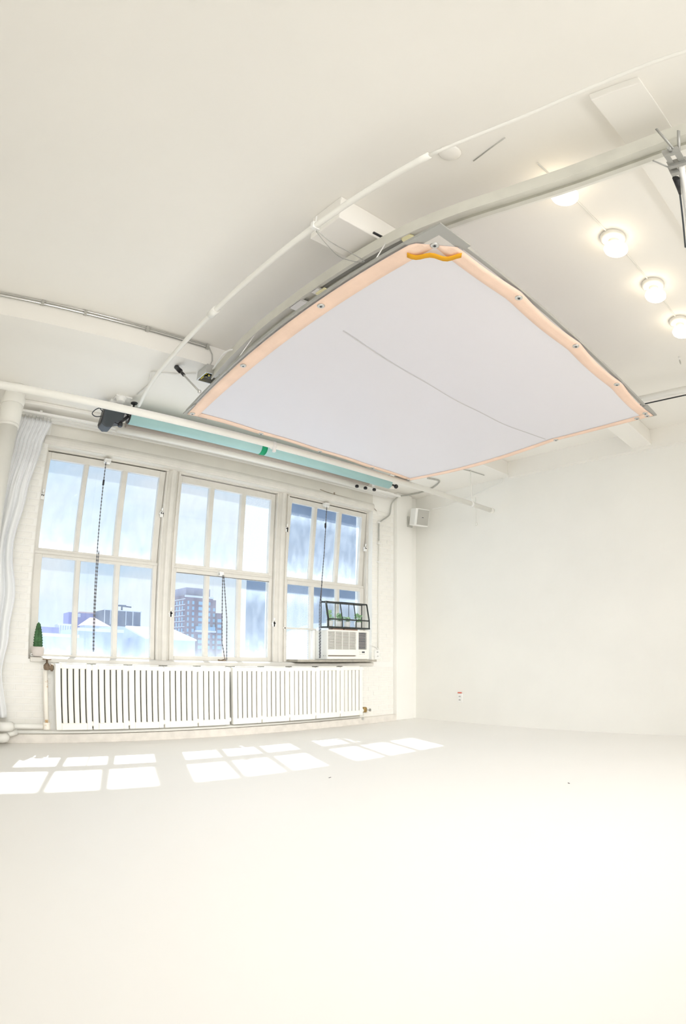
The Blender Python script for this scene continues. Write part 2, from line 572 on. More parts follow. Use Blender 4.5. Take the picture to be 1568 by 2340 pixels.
def post(win, x0, x1):
    m = MB()
    m.prism([(x0, 6.84), (x0, 6.62), (x0 + .03, 6.60), (x0 + .045, 6.575), (x0 + .06, 6.57), (x1 - .06, 6.57), (x1 - .045, 6.575), (x1 - .03, 6.60), (x1, 6.62), (x1, 6.84)], .93, 3.40, 'z')
    m.build('window_post', M_frame, win)
casing(W1, .80, 2.50); casing(W2, 2.65, 4.25); casing(W3, 4.40, 5.98)
post(W2, 2.50, 2.65); post(W3, 4.25, 4.40)
T = math.radians(2.5)
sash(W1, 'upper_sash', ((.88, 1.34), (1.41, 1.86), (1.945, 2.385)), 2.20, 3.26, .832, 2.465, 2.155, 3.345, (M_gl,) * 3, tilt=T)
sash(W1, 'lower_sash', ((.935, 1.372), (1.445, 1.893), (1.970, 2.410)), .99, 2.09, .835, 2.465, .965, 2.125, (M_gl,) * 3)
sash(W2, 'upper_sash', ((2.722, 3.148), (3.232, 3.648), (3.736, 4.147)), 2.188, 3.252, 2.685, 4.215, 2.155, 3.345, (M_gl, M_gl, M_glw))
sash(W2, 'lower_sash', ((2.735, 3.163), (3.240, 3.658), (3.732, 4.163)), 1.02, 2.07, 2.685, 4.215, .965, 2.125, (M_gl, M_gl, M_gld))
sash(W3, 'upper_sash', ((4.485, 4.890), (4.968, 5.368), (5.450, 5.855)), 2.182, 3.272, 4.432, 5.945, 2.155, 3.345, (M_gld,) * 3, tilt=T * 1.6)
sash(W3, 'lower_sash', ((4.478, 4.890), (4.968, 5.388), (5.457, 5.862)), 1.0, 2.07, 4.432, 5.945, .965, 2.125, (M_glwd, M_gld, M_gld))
for w, x, z in ((W1, .845, 2.80), (W1, 2.46, 2.79), (W2, 2.668, 1.55), (W2, 4.235, 1.50), (W3, 4.405, 2.86), (W3, 5.93, 2.77)):
    latch(w, x, z)
MB().box(4.38, 4.97, 6.60, 6.63, 1.425, 1.45).build('brace_bar', M_frame, W3, bevel=.004)
MB().box(4.66, 4.98, 6.56, 6.62, .965, .99).build('sill_block', M_frame, W3)
for x in (1.62, 5.07):
    p = MB().box(x - .04, x + .04, 6.52, 6.60, 3.30, 3.345)
    p.tube([(x - .03, 6.53, 3.30), (x + .03, 6.53, 3.30)], .022, 10)
    p.build('chain_pulley', M_white, W1 if x < 3 else W3)
p = MB().box(3.33, 3.39, 6.56, 6.645, 2.09, 2.125); p.tube([(3.33, 6.58, 2.085), (3.39, 6.58, 2.085)], .018, 10); p.build('chain_pulley', M_white, W2)

M_gap = mat('gap_shade_black', (.08, .07, .06), .8)  # black painted as the shade in the gaps around the sashes
MB().box(.832, 2.465, 6.645, 6.66, 3.346, 3.356).box(.828, .833, 6.645, 6.66, 2.85, 3.346).build('gap_shade_strip', M_gap, W1)
MB().box(4.432, 5.945, 6.645, 6.66, 3.346, 3.356).box(4.427, 4.433, 6.645, 6.66, 2.90, 3.346).build('gap_shade_strip', M_gap, W3)
MB().box(2.74, 4.16, 6.648, 6.655, 2.068, 2.074).build('gap_shade_strip', M_gap, W2)

M_chain = mat('chain_metal', (.13, .13, .14), .5, .3)

# ------------------------------------------------------------------ pull chains
def chain(label, strands, clip=None, cat='chain'):
    t = thing('pull_chain', label, cat, strands[0][0])
    m = MB()
    for pts in strands:
        pts = [Vector(p) for p in pts]
        for i in range(len(pts) - 1):
            a, b = pts[i], pts[i + 1]
            L = (b - a).length
            n = max(2, int(L / .021))
            for k in range(n):
                c = a.lerp(b, (k + .5) / n)
                s = .0068 if k % 2 else .0030
                q = .0100
                m.box(c.x - s, c.x + s, c.y - .004, c.y + .004, c.z - q, c.z + q)
    local(m.build('links', M_chain, t), t)
    if clip:
        x, y, z = clip
        local(MB().box(x - .011, x + .011, y - .011, y + .011, z - .035, z + .035).build('coupling', M_black, t, bevel=.003), t)
    return t
chain('long dark bead chain hanging across the left window', [[(1.58, 6.47, 3.28), (1.595, 6.46, 2.16)], [(1.595, 6.46, 2.16), (1.60, 6.46, 1.04)], [(1.615, 6.46, 2.2), (1.61, 6.46, 1.04)]], (1.583, 6.468, 3.02))
chain('short dark bead chain hanging in the lower half of the middle window', [[(3.37, 6.55, 2.08), (3.36, 6.5, 1.2), (3.395, 6.47, .965)], [(3.385, 6.55, 2.08), (3.41, 6.47, 1.5), (3.41, 6.46, .965)]])
chain('dark bead chain hanging in the right window beside the air conditioner', [[(5.04, 6.50, 3.27), (5.01, 6.49, 2.6), (4.965, 6.48, 2.1), (4.935, 6.45, 1.80), (4.925, 6.44, 1.02)], [(4.975, 6.48, 2.15), (4.915, 6.46, 1.75), (4.91, 6.44, 1.02)]], (5.022, 6.495, 2.98))
cl = thing('rope_cleat', 'small brass cleat with a knotted cord end on the sill below the middle window chain', 'cleat', (3.33, 6.44, .97))
m = MB().box(3.27, 3.37, 6.415, 6.44, .968, .982); m.tube([(3.26, 6.42, .985), (3.30, 6.41, .978), (3.35, 6.42, .992)], .007, 6)
local(m.build('cleat_body', M_brass, cl), cl)
local(MB().tube(spline([(3.36, 6.44, 1.10), (3.35, 6.42, 1.03), (3.38, 6.43, .98), (3.36, 6.42, .975)]), .004, 6).build('cord', M_brass, cl), cl)

# ------------------------------------------------------------------ radiators
def radiator(label, x0, n, pitch=.4545):
    t = thing('radiator', label, 'radiator', (x0 + n * pitch / 2, 6.33, .19), 'radiators under the windows')
    yf, yb = 6.27, 6.325
    tube_m = None
    for k in range(n):
        a = x0 + k * pitch
        e = a + pitch - .017
        m = MB()
        wl = .066; wr = .060
        m.box(a, a + wl, yf, yb, .170, .895)
        m.box(e - wr, e, yf, yb, .170, .895)
        m.box(a + wl, e - wr, yf, yb, .845, .895)
        m.box(a + wl, e - wr, yf, yb, .170, .245)
        m.box(a + .05, e - .05, yf + .012, yb - .01, .895, .908)
        m.tube([(e - .005, (yf + yb) / 2, .86), (e + .022, (yf + yb) / 2, .86)], .03, 10)
        m.tube([(e - .005, (yf + yb) / 2, .235), (e + .022, (yf + yb) / 2, .235)], .03, 10)
        sct = local(m.build('section', M_rad, t, bevel=.006), t)
        span = (e - wr) - (a + wl)
        g = .0165
        w = (span - 5 * g) / 4
        for j in range(4):
            tx = a + wl + g + j * (w + g)
            o = MB().prism([(tx, yf + .028), (tx, yf + .008), (tx + .008, yf), (tx + w - .008, yf), (tx + w, yf + .008), (tx + w, yf + .028)], .245, .845, 'z').build('tube', M_rad, sct)
    local(MB().box(x0 + .03, x0 + n * pitch - .045, yf + .036, yb - .004, .18, .885).build('slot_shade_plate', M_slot_shade, t), t)  # dark sheet standing in for the shade inside the slots
    return t
radiator('long white slotted radiator below the left and middle windows, left of the wide gap', 1.095, 5)
radiator('long white slotted radiator below the middle and right windows, right of the wide gap', 3.40, 5, .4420)
# valves and pipes
v = thing('radiator_valve', 'corroded brass valve with handwheel on the white riser left of the radiators', 'valve', (1.01, 6.33, .85))
m = MB().lathe([(.03, 0), (.042, .02), (.042, .05), (.025, .07), (.012, .08), (.012, .115)], 12, Matrix.Translation((1.005, 6.33, .82)))
m.tube([(1.005, 6.33, .85), (1.085, 6.33, .85)], .028, 10)
m.tube([(1.05, 6.33, .85), (1.075, 6.33, .85)], .042, 8)
local(m.build('valve_body', M_brass, v), v)
local(MB().lathe([(.05, 0), (.056, .005), (.05, .012), (.01, .014)], 16, Matrix.Translation((1.005, 6.33, .93))).build('handwheel', M_brass, v), v)
rp = tag(MB().tube([(.985, 6.33, .815), (.985, 6.33, .19)], .03, 12).lathe([(.042, 0), (.045, .01), (.045, .07), (.040, .08)], 12, Matrix.Translation((.985, 6.33, .17))).build('riser_pipe', M_rust, origin=(.985, 6.33, .17)), 'rust-stained white riser pipe standing left of the radiators', 'pipe')
v = thing('radiator_valve', 'small gold brass valve low at the right end of the radiators', 'valve', (5.66, 6.33, .23))
m = MB().tube([(5.615, 6.33, .235), (5.66, 6.33, .235)], .028, 10).lathe([(.034, -.035), (.042, -.02), (.042, .03), (.03, .045)], 10, Matrix.Translation((5.675, 6.33, .235)))
local(m.build('valve_body', M_brass2, v), v)
local(MB().tube([(5.70, 6.33, .235), (5.78, 6.32, .228)], .012, 8).lathe([(.022, -.006), (.024, .006)], 10, Matrix.Translation((5.785, 6.32, .228)) @ Matrix.Rotation(math.pi / 2, 4, 'Y')).build('stem', M_steel, v), v)
t = tag(MB().tube([(-.6, 6.27, .205), (.40, 6.27, .205)], .035, 12).tube([(.36, 6.27, .205), (.50, 6.27, .205), (.53, 6.28, .205), (.55, 6.33, .205)], .052, 12).tube([(.55, 6.33, .205), (.938, 6.33, .205)], .03, 12).build('steam_pipe', M_pipe), 'thick white steam pipe with elbow at lower left, upper of two', 'pipe')
t = tag(MB().tube([(-.6, 6.25, .080), (.36, 6.25, .085)], .035, 12).tube([(.34, 6.25, .085), (.44, 6.25, .085), (.47, 6.27, .085), (.48, 6.30, .10)], .05, 12).tube([(.48, 6.32, .115), (.62, 6.38, .135)], .036, 12).tube([(.60, 6.385, .135), (5.62, 6.385, .135)], .020, 10).build('steam_pipe', M_pipe), 'white steam pipe at lower left running on along the baseboard, lower of two', 'pipe')
tag(MB().lathe([(.02, 0), (.022, .01)], 10, Matrix.Translation((5.72, 6.415, .09)) @ Matrix.Rotation(math.pi / 2, 4, 'X')).build('bolt_cap', M_steel), 'small round bolt cap on the baseboard below the gold valve', 'bolt')

# ------------------------------------------------------------------ cactus, column, curtain
cp = thing('potted_cactus', 'tall green cactus in a pale stone pot on the left end of the sill', 'potted plant', (.915, 6.50, .962))
local(MB().lathe([(.062, 0), (.066, .005), (.080, .035), (.084, .105), (.078, .107), (.076, .09)], 24, Matrix.Translation((.915, 6.50, .962))).build('pot', M_pot, cp), cp)
local(MB().lathe([(.072, 0), (.070, .006)], 16, Matrix.Translation((.915, 6.50, 1.045))).build('soil', M_soil, cp), cp)
m = MB()
NR = 30
rings = []
for i in range(NR + 1):
    t_ = i / NR
    z = 1.045 + .295 * t_
    r0 = .052 * (1 - t_ ** 2.2 * .72) * (1 + .0 * t_)
    if t_ > .93: r0 *= (1 - t_) / .07 * .8 + .2
    r0 *= 1 + .10 * math.sin(i * 2.1)
    rg = []
    for k in range(30):
        a = 2 * math.pi * k / 30
        rr = r0 * (1 + .20 * math.cos(5 * a + .25 * math.sin(i * .9)))
        rg.append(m.b.verts.new((.915 + rr * math.cos(a) + .006 * t_, 6.50 + rr * math.sin(a), z)))
    rings.append(rg)
for i in range(NR):
    for k in range(30):
        f = m.b.faces.new((rings[i][k], rings[i][(k + 1) % 30], rings[i + 1][(k + 1) % 30], rings[i + 1][k])); f.smooth = True
m.b.faces.new(rings[-1])
local(m.build('cactus', M_cactus, cp), cp)
tr_ = tag(MB().box(.825, .90, 6.47, 6.50, .985, .992).box(.825, .90, 6.47, 6.50, .962, .969).box(.825, .832, 6.47, 6.50, .969, .985).build('metal_clip', M_steel), 'small metal clip on the sill left of the cactus pot', 'clip')

col = thing('column_pipe', 'thick round white column with a collar at the left edge', 'column', (.205, 5.95, 0))
local(MB().lathe([(.128, 0), (.128, 3.30)], 32, Matrix.Translation((.205, 5.95, 0))).build('shaft', M_pipe, col), col)
local(MB().lathe([(.128, 3.30), (.140, 3.302), (.140, 3.325), (.131, 3.33), (.131, 3.345), (.139, 3.35), (.139, 3.55), (.136, 3.555)], 32, Matrix.Translation((.205, 5.95, 0))).build('collar', M_pipe, col), col)
local(MB().lathe([(.141, 3.555), (.143, 3.56), (.143, 3.64), (.13, 3.66), (.125, 3.78)], 32, Matrix.Translation((.205, 5.95, 0))).build('cap', M_pipe, col), col)

def interp(tb, z):
    for (z0, a), (z1, b) in zip(tb, tb[1:]):
        if z0 >= z >= z1:
            f = (z0 - z) / (z0 - z1)
            f = f * f * (3 - 2 * f)
            return a + (b - a) * f
    return tb[-1][1]
rows = []
right = [(3.60, .765), (3.3, .700), (2.7, .615), (2.12, .53), (2.04, .535), (1.62, .60), (1.2, .545), (.76, .46), (.30, .505)]
left = [(3.60, .34), (3.3, .30), (2.6, .24), (2.0, .22), (1.0, .17), (.30, .16)]
for i in range(91):
    z = 3.60 - 3.30 * i / 90
    xl, xr = interp(left, z), interp(right, z)
    row = []
    for k in range(145):
        u = k / 144
        q = min(1, max(0, (3.35 - z) / 1.0)); q = q * q * (3 - 2 * q)
        a = 2 * math.pi * 8.5 * u
        b = 2 * math.pi * 3.2 * (u ** 1.1) + 1.1 * math.sin((3.6 - z) * 1.1) + .8
        depth = .022 * math.cos(a) * (1 - q) + .034 * math.sin(b) * q + .006 * math.cos(a * .5 + z) * q
        x = xl + (xr - xl) * (u + .012 * math.sin(a) * (1 - q) + .02 * math.sin(b + 1) * q)
        row.append((x, 6.31 + depth, z))
    rows.append(row)
cu = thing('curtain', 'white pleated curtain gathered and twisted beside the round column', 'curtain', (.5, 6.3, .3))
local(MB().grid(rows).build('cloth', M_curtain, cu, solid=.002), cu)
m = MB()
for k in range(9):
    x = .36 + k * .048
    m.tube([(x, 6.31, 3.585), (x, 6.31, 3.635)], .004, 6)
each(m, 'glider', M_steel, cu)

ct = thing('curtain_rail', 'white multi-channel curtain rail running the width of the window wall', 'curtain rail', (3.3, 6.35, 3.66))
for y, z in ((6.30, 3.665), (6.37, 3.655), (6.44, 3.645)):
    o = MB().prism([(y - .018, z - .014), (y - .018, z + .014), (y + .018, z + .014), (y + .018, z - .014), (y + .006, z - .014), (y + .006, z - .004), (y - .006, z - .004), (y - .006, z - .014)], .36, 6.24 + (6.44 - y) * 1.2).build('rail', M_white, ct)
    local(o, ct)
m = MB()
for x in (.6, 1.9, 3.2, 4.5, 5.8):
    m.box(x - .015, x + .015, 6.27, 6.5, 3.680, 3.692)
each(m, 'bracket', M_white, ct)
struct(MB().box(.30, 6.2, 6.22, 6.5, 3.735, 3.78).build('trim_5', M_ceil, bevel=.01))

# ------------------------------------------------------------------ pipes under the ceiling
bp = thing('hanging_pipe', 'long thick white pipe hung across the room along the windows', 'pipe', (3, 4.82, 3.25))
local(MB().tube([(-5, 4.80, 3.255), (6.86, 4.80, 3.255)], .037, 18).build('pipe', M_pipe, bp), bp)
local(MB().tube([(6.83, 4.80, 3.255), (6.90, 4.80, 3.255)], .043, 18).build('end_cap', M_pipe, bp), bp)
for x in (6.37, -1.2):
    local(MB().tube([(x, 4.80, 3.28), (x, 4.80, 3.78)], .008, 8).build('hanger_rod', M_pipe, bp), bp)
    local(MB().tube([(x - .02, 4.80, 3.25), (x + .02, 4.80, 3.255)], .044, 16).box(x - .02, x + .02, 4.785, 4.815, 3.295, 3.335).build('clamp', M_white, bp), bp)
local(MB().tube([(2.95, 4.80, 3.25), (2.99, 4.80, 3.255)], .044, 16).box(2.955, 2.985, 4.76, 4.79, 3.17, 3.22).build('clamp', M_white, bp), bp)

p1 = [(1.63, 5.55, 3.67), (1.55, 5.0, 3.67), (1.51, 4.42, 3.67), (1.485, 3.55, 3.67), (1.49, 2.56, 3.67), (1.515, 1.92, 3.68), (1.56, 1.32, 3.70)]
p1b = [(1.56, 1.32, 3.70), (1.64, .82, 3.72), (1.66, .36, 3.74), (1.64, -.25, 3.76), (1.6, -1.4, 3.76), (1.58, -4.9, 3.76)]
cp1 = thing('ceiling_pipe', 'slim white pipe under the ceiling left of the hanging cloth, running away from the windows', 'pipe', (1.5, 3, 3.67))
local(MB().tube(spline(p1), .022, 12).build('pipe', M_pipe, cp1), cp1)
local(MB().tube([(1.487, 3.45, 3.67), (1.487, 3.55, 3.67)], .034, 12).build('coupling', M_pipe, cp1), cp1)
local(MB().tube(spline(p1b), .011, 10).build('thin_pipe', M_pipe, cp1), cp1)
for x, y, z in ((1.50, 2.22, 3.672),):
    local(MB().tube([(x, y, z), (x, y, z + .10)], .006, 8).box(x - .028, x + .028, y - .012, y + .012, z - .028, z + .028).build('hanger', M_white, cp1), cp1)
pr = thing('ceiling_pipe', 'pale pipe with a thin dark cable beneath it, at the right edge beyond the cloth', 'pipe', (5.45, 1, 3.72))
local(MB().tube([(5.42, 3.0, 3.74), (5.42, -4.8, 3.74)], .035, 14).build('pipe', M_pipe, pr), pr)
local(MB().tube([(5.455, 3.0, 3.69), (5.455, -4.8, 3.69)], .007, 6).build('cable', M_black, pr), pr)
for y in (.95, -2):
    local(MB().box(5.37, 5.47, y - .03, y + .03, 3.70, 3.78).tube([(5.42, y, 3.77), (5.42, y, 4.0)], .01, 8).build('hanger', M_white, pr), pr)

# ------------------------------------------------------------------ strut track
tk = [(2.09, 4.52, 3.75), (2.035, 4.1, 3.75), (1.995, 3.6, 3.75), (1.985, 3.08, 3.75), (1.99, 2.5, 3.75), (2.02, 1.95, 3.75), (2.08, 1.55, 3.75), (2.15, 1.18, 3.75), (2.195, .8, 3.75), (2.20, .4, 3.75), (2.18, .0, 3.75), (2.15, -1, 3.75), (2.12, -4.8, 3.75)]
TK = spline(tk, 5)
ts = thing('ceiling_track', 'beige metal strut track crossing under the ceiling above the hanging cloth', 'track', (2.05, 1, 3.7))
local(MB().sweep(TK, [(-.095, 0), (-.095, -.030), (-.068, -.030), (-.068, -.052), (-.058, -.052), (-.058, -.075), (-.024, -.075), (-.024, -.052), (.022, -.052), (.022, -.075), (.050, -.075), (.050, -.070), (.060, -.070), (.060, -.100), (.070, -.100), (.070, 0)]).build('strut', M_track, ts), ts)
local(MB().sweep([p for p in TK if p.y < 4.45], [(-.122, -.002), (-.122, -.024), (-.098, -.024), (-.098, -.002)]).build('side_conduit', M_pipe, ts), ts)
sl = [p for p in TK if 1.95 <= p.y <= 2.75]
local(MB().sweep(sl, [(-.018, -.0555), (-.018, -.062), (.018, -.062), (.018, -.0555)]).build('slot', M_slot, ts), ts)
m = MB()
for y, x in ((2.78, 1.985), (2.98, 1.985), (3.05, 1.985)):
    m.box(x - .05, x + .05, y - .035, y + .035, 3.655, 3.675)
each(m, 'splice_plate', M_white, ts)
local(MB().box(1.965, 1.99, 2.70, 2.80, 3.645, 3.655).build('cover', M_bulb if False else M_led, ts), ts)
m = MB()
for x, y in ((2.15, -1.0), (2.13, -3.0)):
    m.tube([(x, y, 3.74), (x, y, 4.0)], .007, 8)
each(m, 'bracket', M_pipe, ts)
tag(MB().lathe([(.045, 0), (.045, -.012), (.038, -.016)], 20, Matrix.Translation((2.01, 1.91, 3.672))).build('round_lamp', M_led), 'small round pale yellow disc lamp on the strut track near the cloth corner', 'lamp')
tag(MB().tube(spline([(1.502, 2.21, 3.63), (1.65, 2.22, 3.60), (1.81, 2.23, 3.61), (1.93, 2.26, 3.64), (1.975, 2.29, 3.66), (1.93, 2.31, 3.645), (1.79, 2.31, 3.61), (1.64, 2.26, 3.60), (1.51, 2.22, 3.63)]), .0035, 6).build('wire_loop', M_grey), 'thin grey wire loop slung between the ceiling pipe and the strut track', 'wire')

# junction box with its wires at the far end of the track
jb = thing('junction_box', 'open metal junction box with yellow wires at the far end of the track', 'junction box', (2.01, 4.55, 3.70))
m = MB()
m.box(1.93, 2.10, 4.47, 4.68, 3.755, 3.775)
m.box(1.93, 1.94, 4.47, 4.68, 3.68, 3.755); m.box(2.09, 2.10, 4.47, 4.68, 3.68, 3.755)
m.box(1.94, 2.09, 4.47, 4.48, 3.68, 3.755); m.box(1.94, 2.09, 4.67, 4.68, 3.68, 3.755)
local(m.build('housing', M_steel, jb), jb)
for i in range(5):
    pts = [(1.95 + random.random() * .13, 4.49 + random.random() * .17, 3.69 + random.random() * .05) for _ in range(5)]
    local(MB().tube(spline(pts, 5), .008, 6).build('wire', M_yellow if i < 3 else M_black, jb), jb)
local(MB().tube([(2.02, 4.58, 3.70), (2.03, 4.58, 3.74)], .03, 10).build('terminal_block', M_black, jb), jb)
gc = thing('wall_conduit', 'thin grey conduits along the ceiling edge of the left beam, dropping to the junction box', 'conduit', (.8, 4.48, 3.98))
for dy, dz in ((0, 0), (.0, -.028)):
    pts = [(-5, 4.488, 3.985 + dz), (1.90, 4.488, 3.985 + dz)]
    if not dz: pts += [(1.93, 4.488, 3.97), (1.975, 4.488, 3.90), (1.985, 4.485, 3.83), (1.96, 4.485, 3.76)]
    local(MB().tube(pts, .006, 6).build('conduit', M_grey, gc), gc)
m = MB()
for x in (.16, .60, 1.25, 1.91):
    m.box(x - .015, x + .015, 4.475, 4.5, 3.945, 3.998)
each(m, 'strap', M_grey, gc)
tag(MB().tube(spline([(1.99, 4.45, 3.72), (1.945, 4.26, 3.70), (1.92, 4.10, 3.71), (1.955, 4.01, 3.715), (2.03, 4.03, 3.72)]), .009, 8).build('conduit_loop', M_white), 'bent white conduit loop beside the junction box', 'conduit')
tag(MB().tube([(1.93, 4.72, 3.768), (1.75, 4.84, 3.768), (1.51, 4.92, 3.768), (1.60, 5.2, 3.768), (1.57, 5.49, 3.77)], .008, 6).build('ceiling_conduit', M_white), 'thin angular white conduit on the ceiling behind the slim pipe', 'conduit')

# ceiling clamp, knob, tie cable
cf = thing('ceiling_socket', 'white ceiling clamp fixture above the hanging pipe near the motor', 'fixture', (1.46, 5.7, 3.74))
local(MB().lathe([(.05, 0), (.055, .03), (.07, .04), (.07, .055)], 16, Matrix.Translation((1.44, 5.68, 3.725))).build('body', M_white, cf), cf)
local(MB().box(1.36, 1.56, 5.62, 5.76, 3.765, 3.78).build('plate', M_white, cf), cf)
kn = thing('clamp_knob', 'black screw knob on a stem above the hanging pipe', 'knob', (1.62, 5.6, 3.7))
local(MB().tube([(1.585, 5.60, 3.60), (1.585, 5.60, 3.70)], .012, 8).build('stem', M_black, kn), kn)
local(MB().lathe([(.035, 0), (.042, .006), (.042, .012), (.02, .02)], 12, Matrix.Translation((1.585, 5.60, 3.70))).build('head', M_black, kn), kn)
tc_ = thing('tie_cable', 'grey tie cable with a black tensioner from ceiling to cloth frame', 'cable', (1.7, 4.7, 3.78))
local(MB().tube([(1.69, 4.70, 3.78), (1.79, 4.24, 3.335)], .009, 8).build('cable', M_grey, tc_), tc_)
local(MB().tube([(1.692, 4.69, 3.77), (1.704, 4.64, 3.72), (1.712, 4.60, 3.685)], .024, 8).tube([(1.714, 4.59, 3.675), (1.728, 4.53, 3.615)], .016, 8).build('tensioner', M_black, tc_), tc_)
local(MB().ball((1.792, 4.235, 3.33), .018).build('hook', M_steel, tc_), tc_)

# ------------------------------------------------------------------ overhead silk
sc = thing('overhead_scrim', 'large square white silk cloth with peach border stretched under the ceiling', 'diffusion cloth', (3.4, 3.1, 3.3))
Z = 3.30
c00 = Vector((1.77, 1.46, Z)); c10 = Vector((4.93, 1.46, Z)); c01 = Vector((1.885, 4.68, Z)); c11 = Vector((5.03, 4.79, Z))
NU, NV = 60, 60
def edge_in(u):         # scallop between five ties
    return abs(math.sin(math.pi * u * 4))
def silk_pt(u, v):
    q = u / .062 + v / .058
    if q < 1:           # the near corner of the cloth is folded away
        u += .5 * (1 - q) * .062; v += .5 * (1 - q) * .058
    p = (c00 * (1 - u) * (1 - v) + c10 * u * (1 - v) + c01 * (1 - u) * v + c11 * u * v)
    sag = .075 * (math.sin(math.pi * u) * math.sin(math.pi * v)) ** .7 if 0 < u < 1 and 0 < v < 1 else 0
    wr = .010 * math.sin(11 * u + 7 * v) * math.sin(math.pi * u) * math.sin(math.pi * v)
    wr += .008 * math.sin(23 * (u - v) + 2) * math.exp(-((u + v - 1) / .3) ** 2) * math.sin(math.pi * u) * math.sin(math.pi * v)
    p = p + Vector((0, 0, -sag + wr))
    # slack right-hand edge towards the windows
    if v > .35:
        p.z -= .075 * max(0, math.sin(math.pi * (v - .35) / .65)) * u ** 6
    # left edge wanders in a little
    p.x += (-.055 * math.sin(math.pi * min(1, v * 1.0)) ) * (1 - u) ** 4
    p.x += .03 * math.sin(2 * math.pi * v) * u ** 6
    p.y += .03 * edge_in(u) * (1 - v) ** 12 - .02 * edge_in(u) * v ** 12
    # folded near corner
    return p
def cut(u, v):          # the near-left corner of the cloth is folded away
    return False
B = .034
def panel(u0, u1, v0, v1, nu, nv, dz=0.):
    return [[silk_pt(u0 + (u1 - u0) * i / nu, v0 + (v1 - v0) * j / nv) + Vector((0, 0, dz)) for i in range(nu + 1)] for j in range(nv + 1)]
m = MB().grid(panel(0, 1, 0, 1, NU, NV))
cl_ = local(m.build('cloth', M_silk, sc), sc)
for u0, u1, v0, v1 in ((0, B, 0, 1), (1 - B * .8, 1, 0, 1), (B, 1 - B * .8, 0, B), (B, 1 - B * .8, 1 - B * .9, 1)):
    nu = 40 if u1 - u0 > .5 else 3
    nv = 60 if v1 - v0 > .5 else 3
    o = MB().grid(panel(u0, u1, v0, v1, nu, nv, -.004)).build('border', M_peach, sc, solid=.0015)
    local(o, sc)
M_seam = mat('seam_thread', (.60, .59, .61), .7)
seam = [[silk_pt(.10 + .86 * i / 50, .355 + .055 * math.sin(i / 50 * 3) * .6 + dv) + Vector((0, 0, -.003)) for i in range(51)] for dv in (0, .0035)]
local(MB().grid(seam).build('seam', M_seam, sc), sc)
# grommets
def grommet(u, v):
    p = silk_pt(u, v)
    o = MB().lathe([(.010, -.004), (.012, -.009), (.020, -.009), (.026, -.004), (.026, .0)], 16, Matrix.Translation(p + Vector((0, 0, -.006)))).build('grommet', M_steel, sc)
    local(o, sc)
    o = MB().lathe([(.008, -.0165), (.0081, -.0155)], 10, Matrix.Translation(p + Vector((0, 0, 0)))).build('grommet_hole', M_dkgrey, sc)
    local(o, sc)
for v_ in (.015, .32, .64, .985): grommet(.012, v_)
for u_ in (.26, .50, .74): grommet(u_, .012)
grommet(.985, .015); grommet(.985, .05); grommet(.965, .012)
for u_ in (.27, .52, .78, .985): grommet(u_, .99)
grommet(.99, .34)
# tube frame outside the cloth
fr = [(1.775, 1.470, 3.322), (4.915, 1.475, 3.322), (5.015, 4.78, 3.322), (1.875, 4.68, 3.322)]
for i in range(4):
    a, b = Vector(fr[i]), Vector(fr[(i + 1) % 4])
    pts = [a.lerp(b, k / 8) for k in range(9)]
    if i == 3:
        pts = [p + Vector((-.060 * math.sin(math.pi * k / 8), 0, 0)) for k, p in enumerate(pts)]
    o = MB().sweep(pts, [(-.013, -.013), (.013, -.013), (.013, .013), (-.013, .013)]).build('frame_tube', M_alu, sc)
    local(o, sc)
for x, y in ((1.765, 1.445), (4.93, 1.45), (5.035, 4.80), (1.87, 4.69)):
    sx = 1 if x < 3 else -1; sy = 1 if y < 3 else -1
    L = MB().prism([(x - .02 * sx, y - .02 * sy), (x + .24 * sx, y - .02 * sy), (x + .24 * sx, y + .05 * sy), (x + .05 * sx, y + .05 * sy), (x + .05 * sx, y + .24 * sy), (x - .02 * sx, y + .24 * sy)], 3.30, 3.312, 'z')
    local(L.build('corner_bracket', M_alu, sc), sc)
# strap across the folded near corner
st = MB().grid([[Vector((1.80, 1.72, 3.285)).lerp(Vector((2.02, 1.505, 3.285)), k / 12) + Vector((w * .7, w * .7, -.012 * math.sin(math.pi * k / 12))) + Vector((.012, .012, 0)) * math.sin(k * .9) for k in range(13)] for w in (0, .045)])
local(st.build('corner_strap', M_orange, sc, solid=.002), sc)
# ropes holding the frame up
m = MB()
for a, b in (((1.79, 2.0, 3.34), (1.95, 2.05, 3.68)), ((5.0, 1.6, 3.34), (5.38, 1.7, 3.72)), ((5.02, 3.6, 3.34), (5.1, 3.6, 4.0)), ((1.80, 3.6, 3.34), (1.95, 3.6, 3.68))):
    m.tube([a, b], .004, 6)
each(m, 'suspension_rope', M_white, sc)

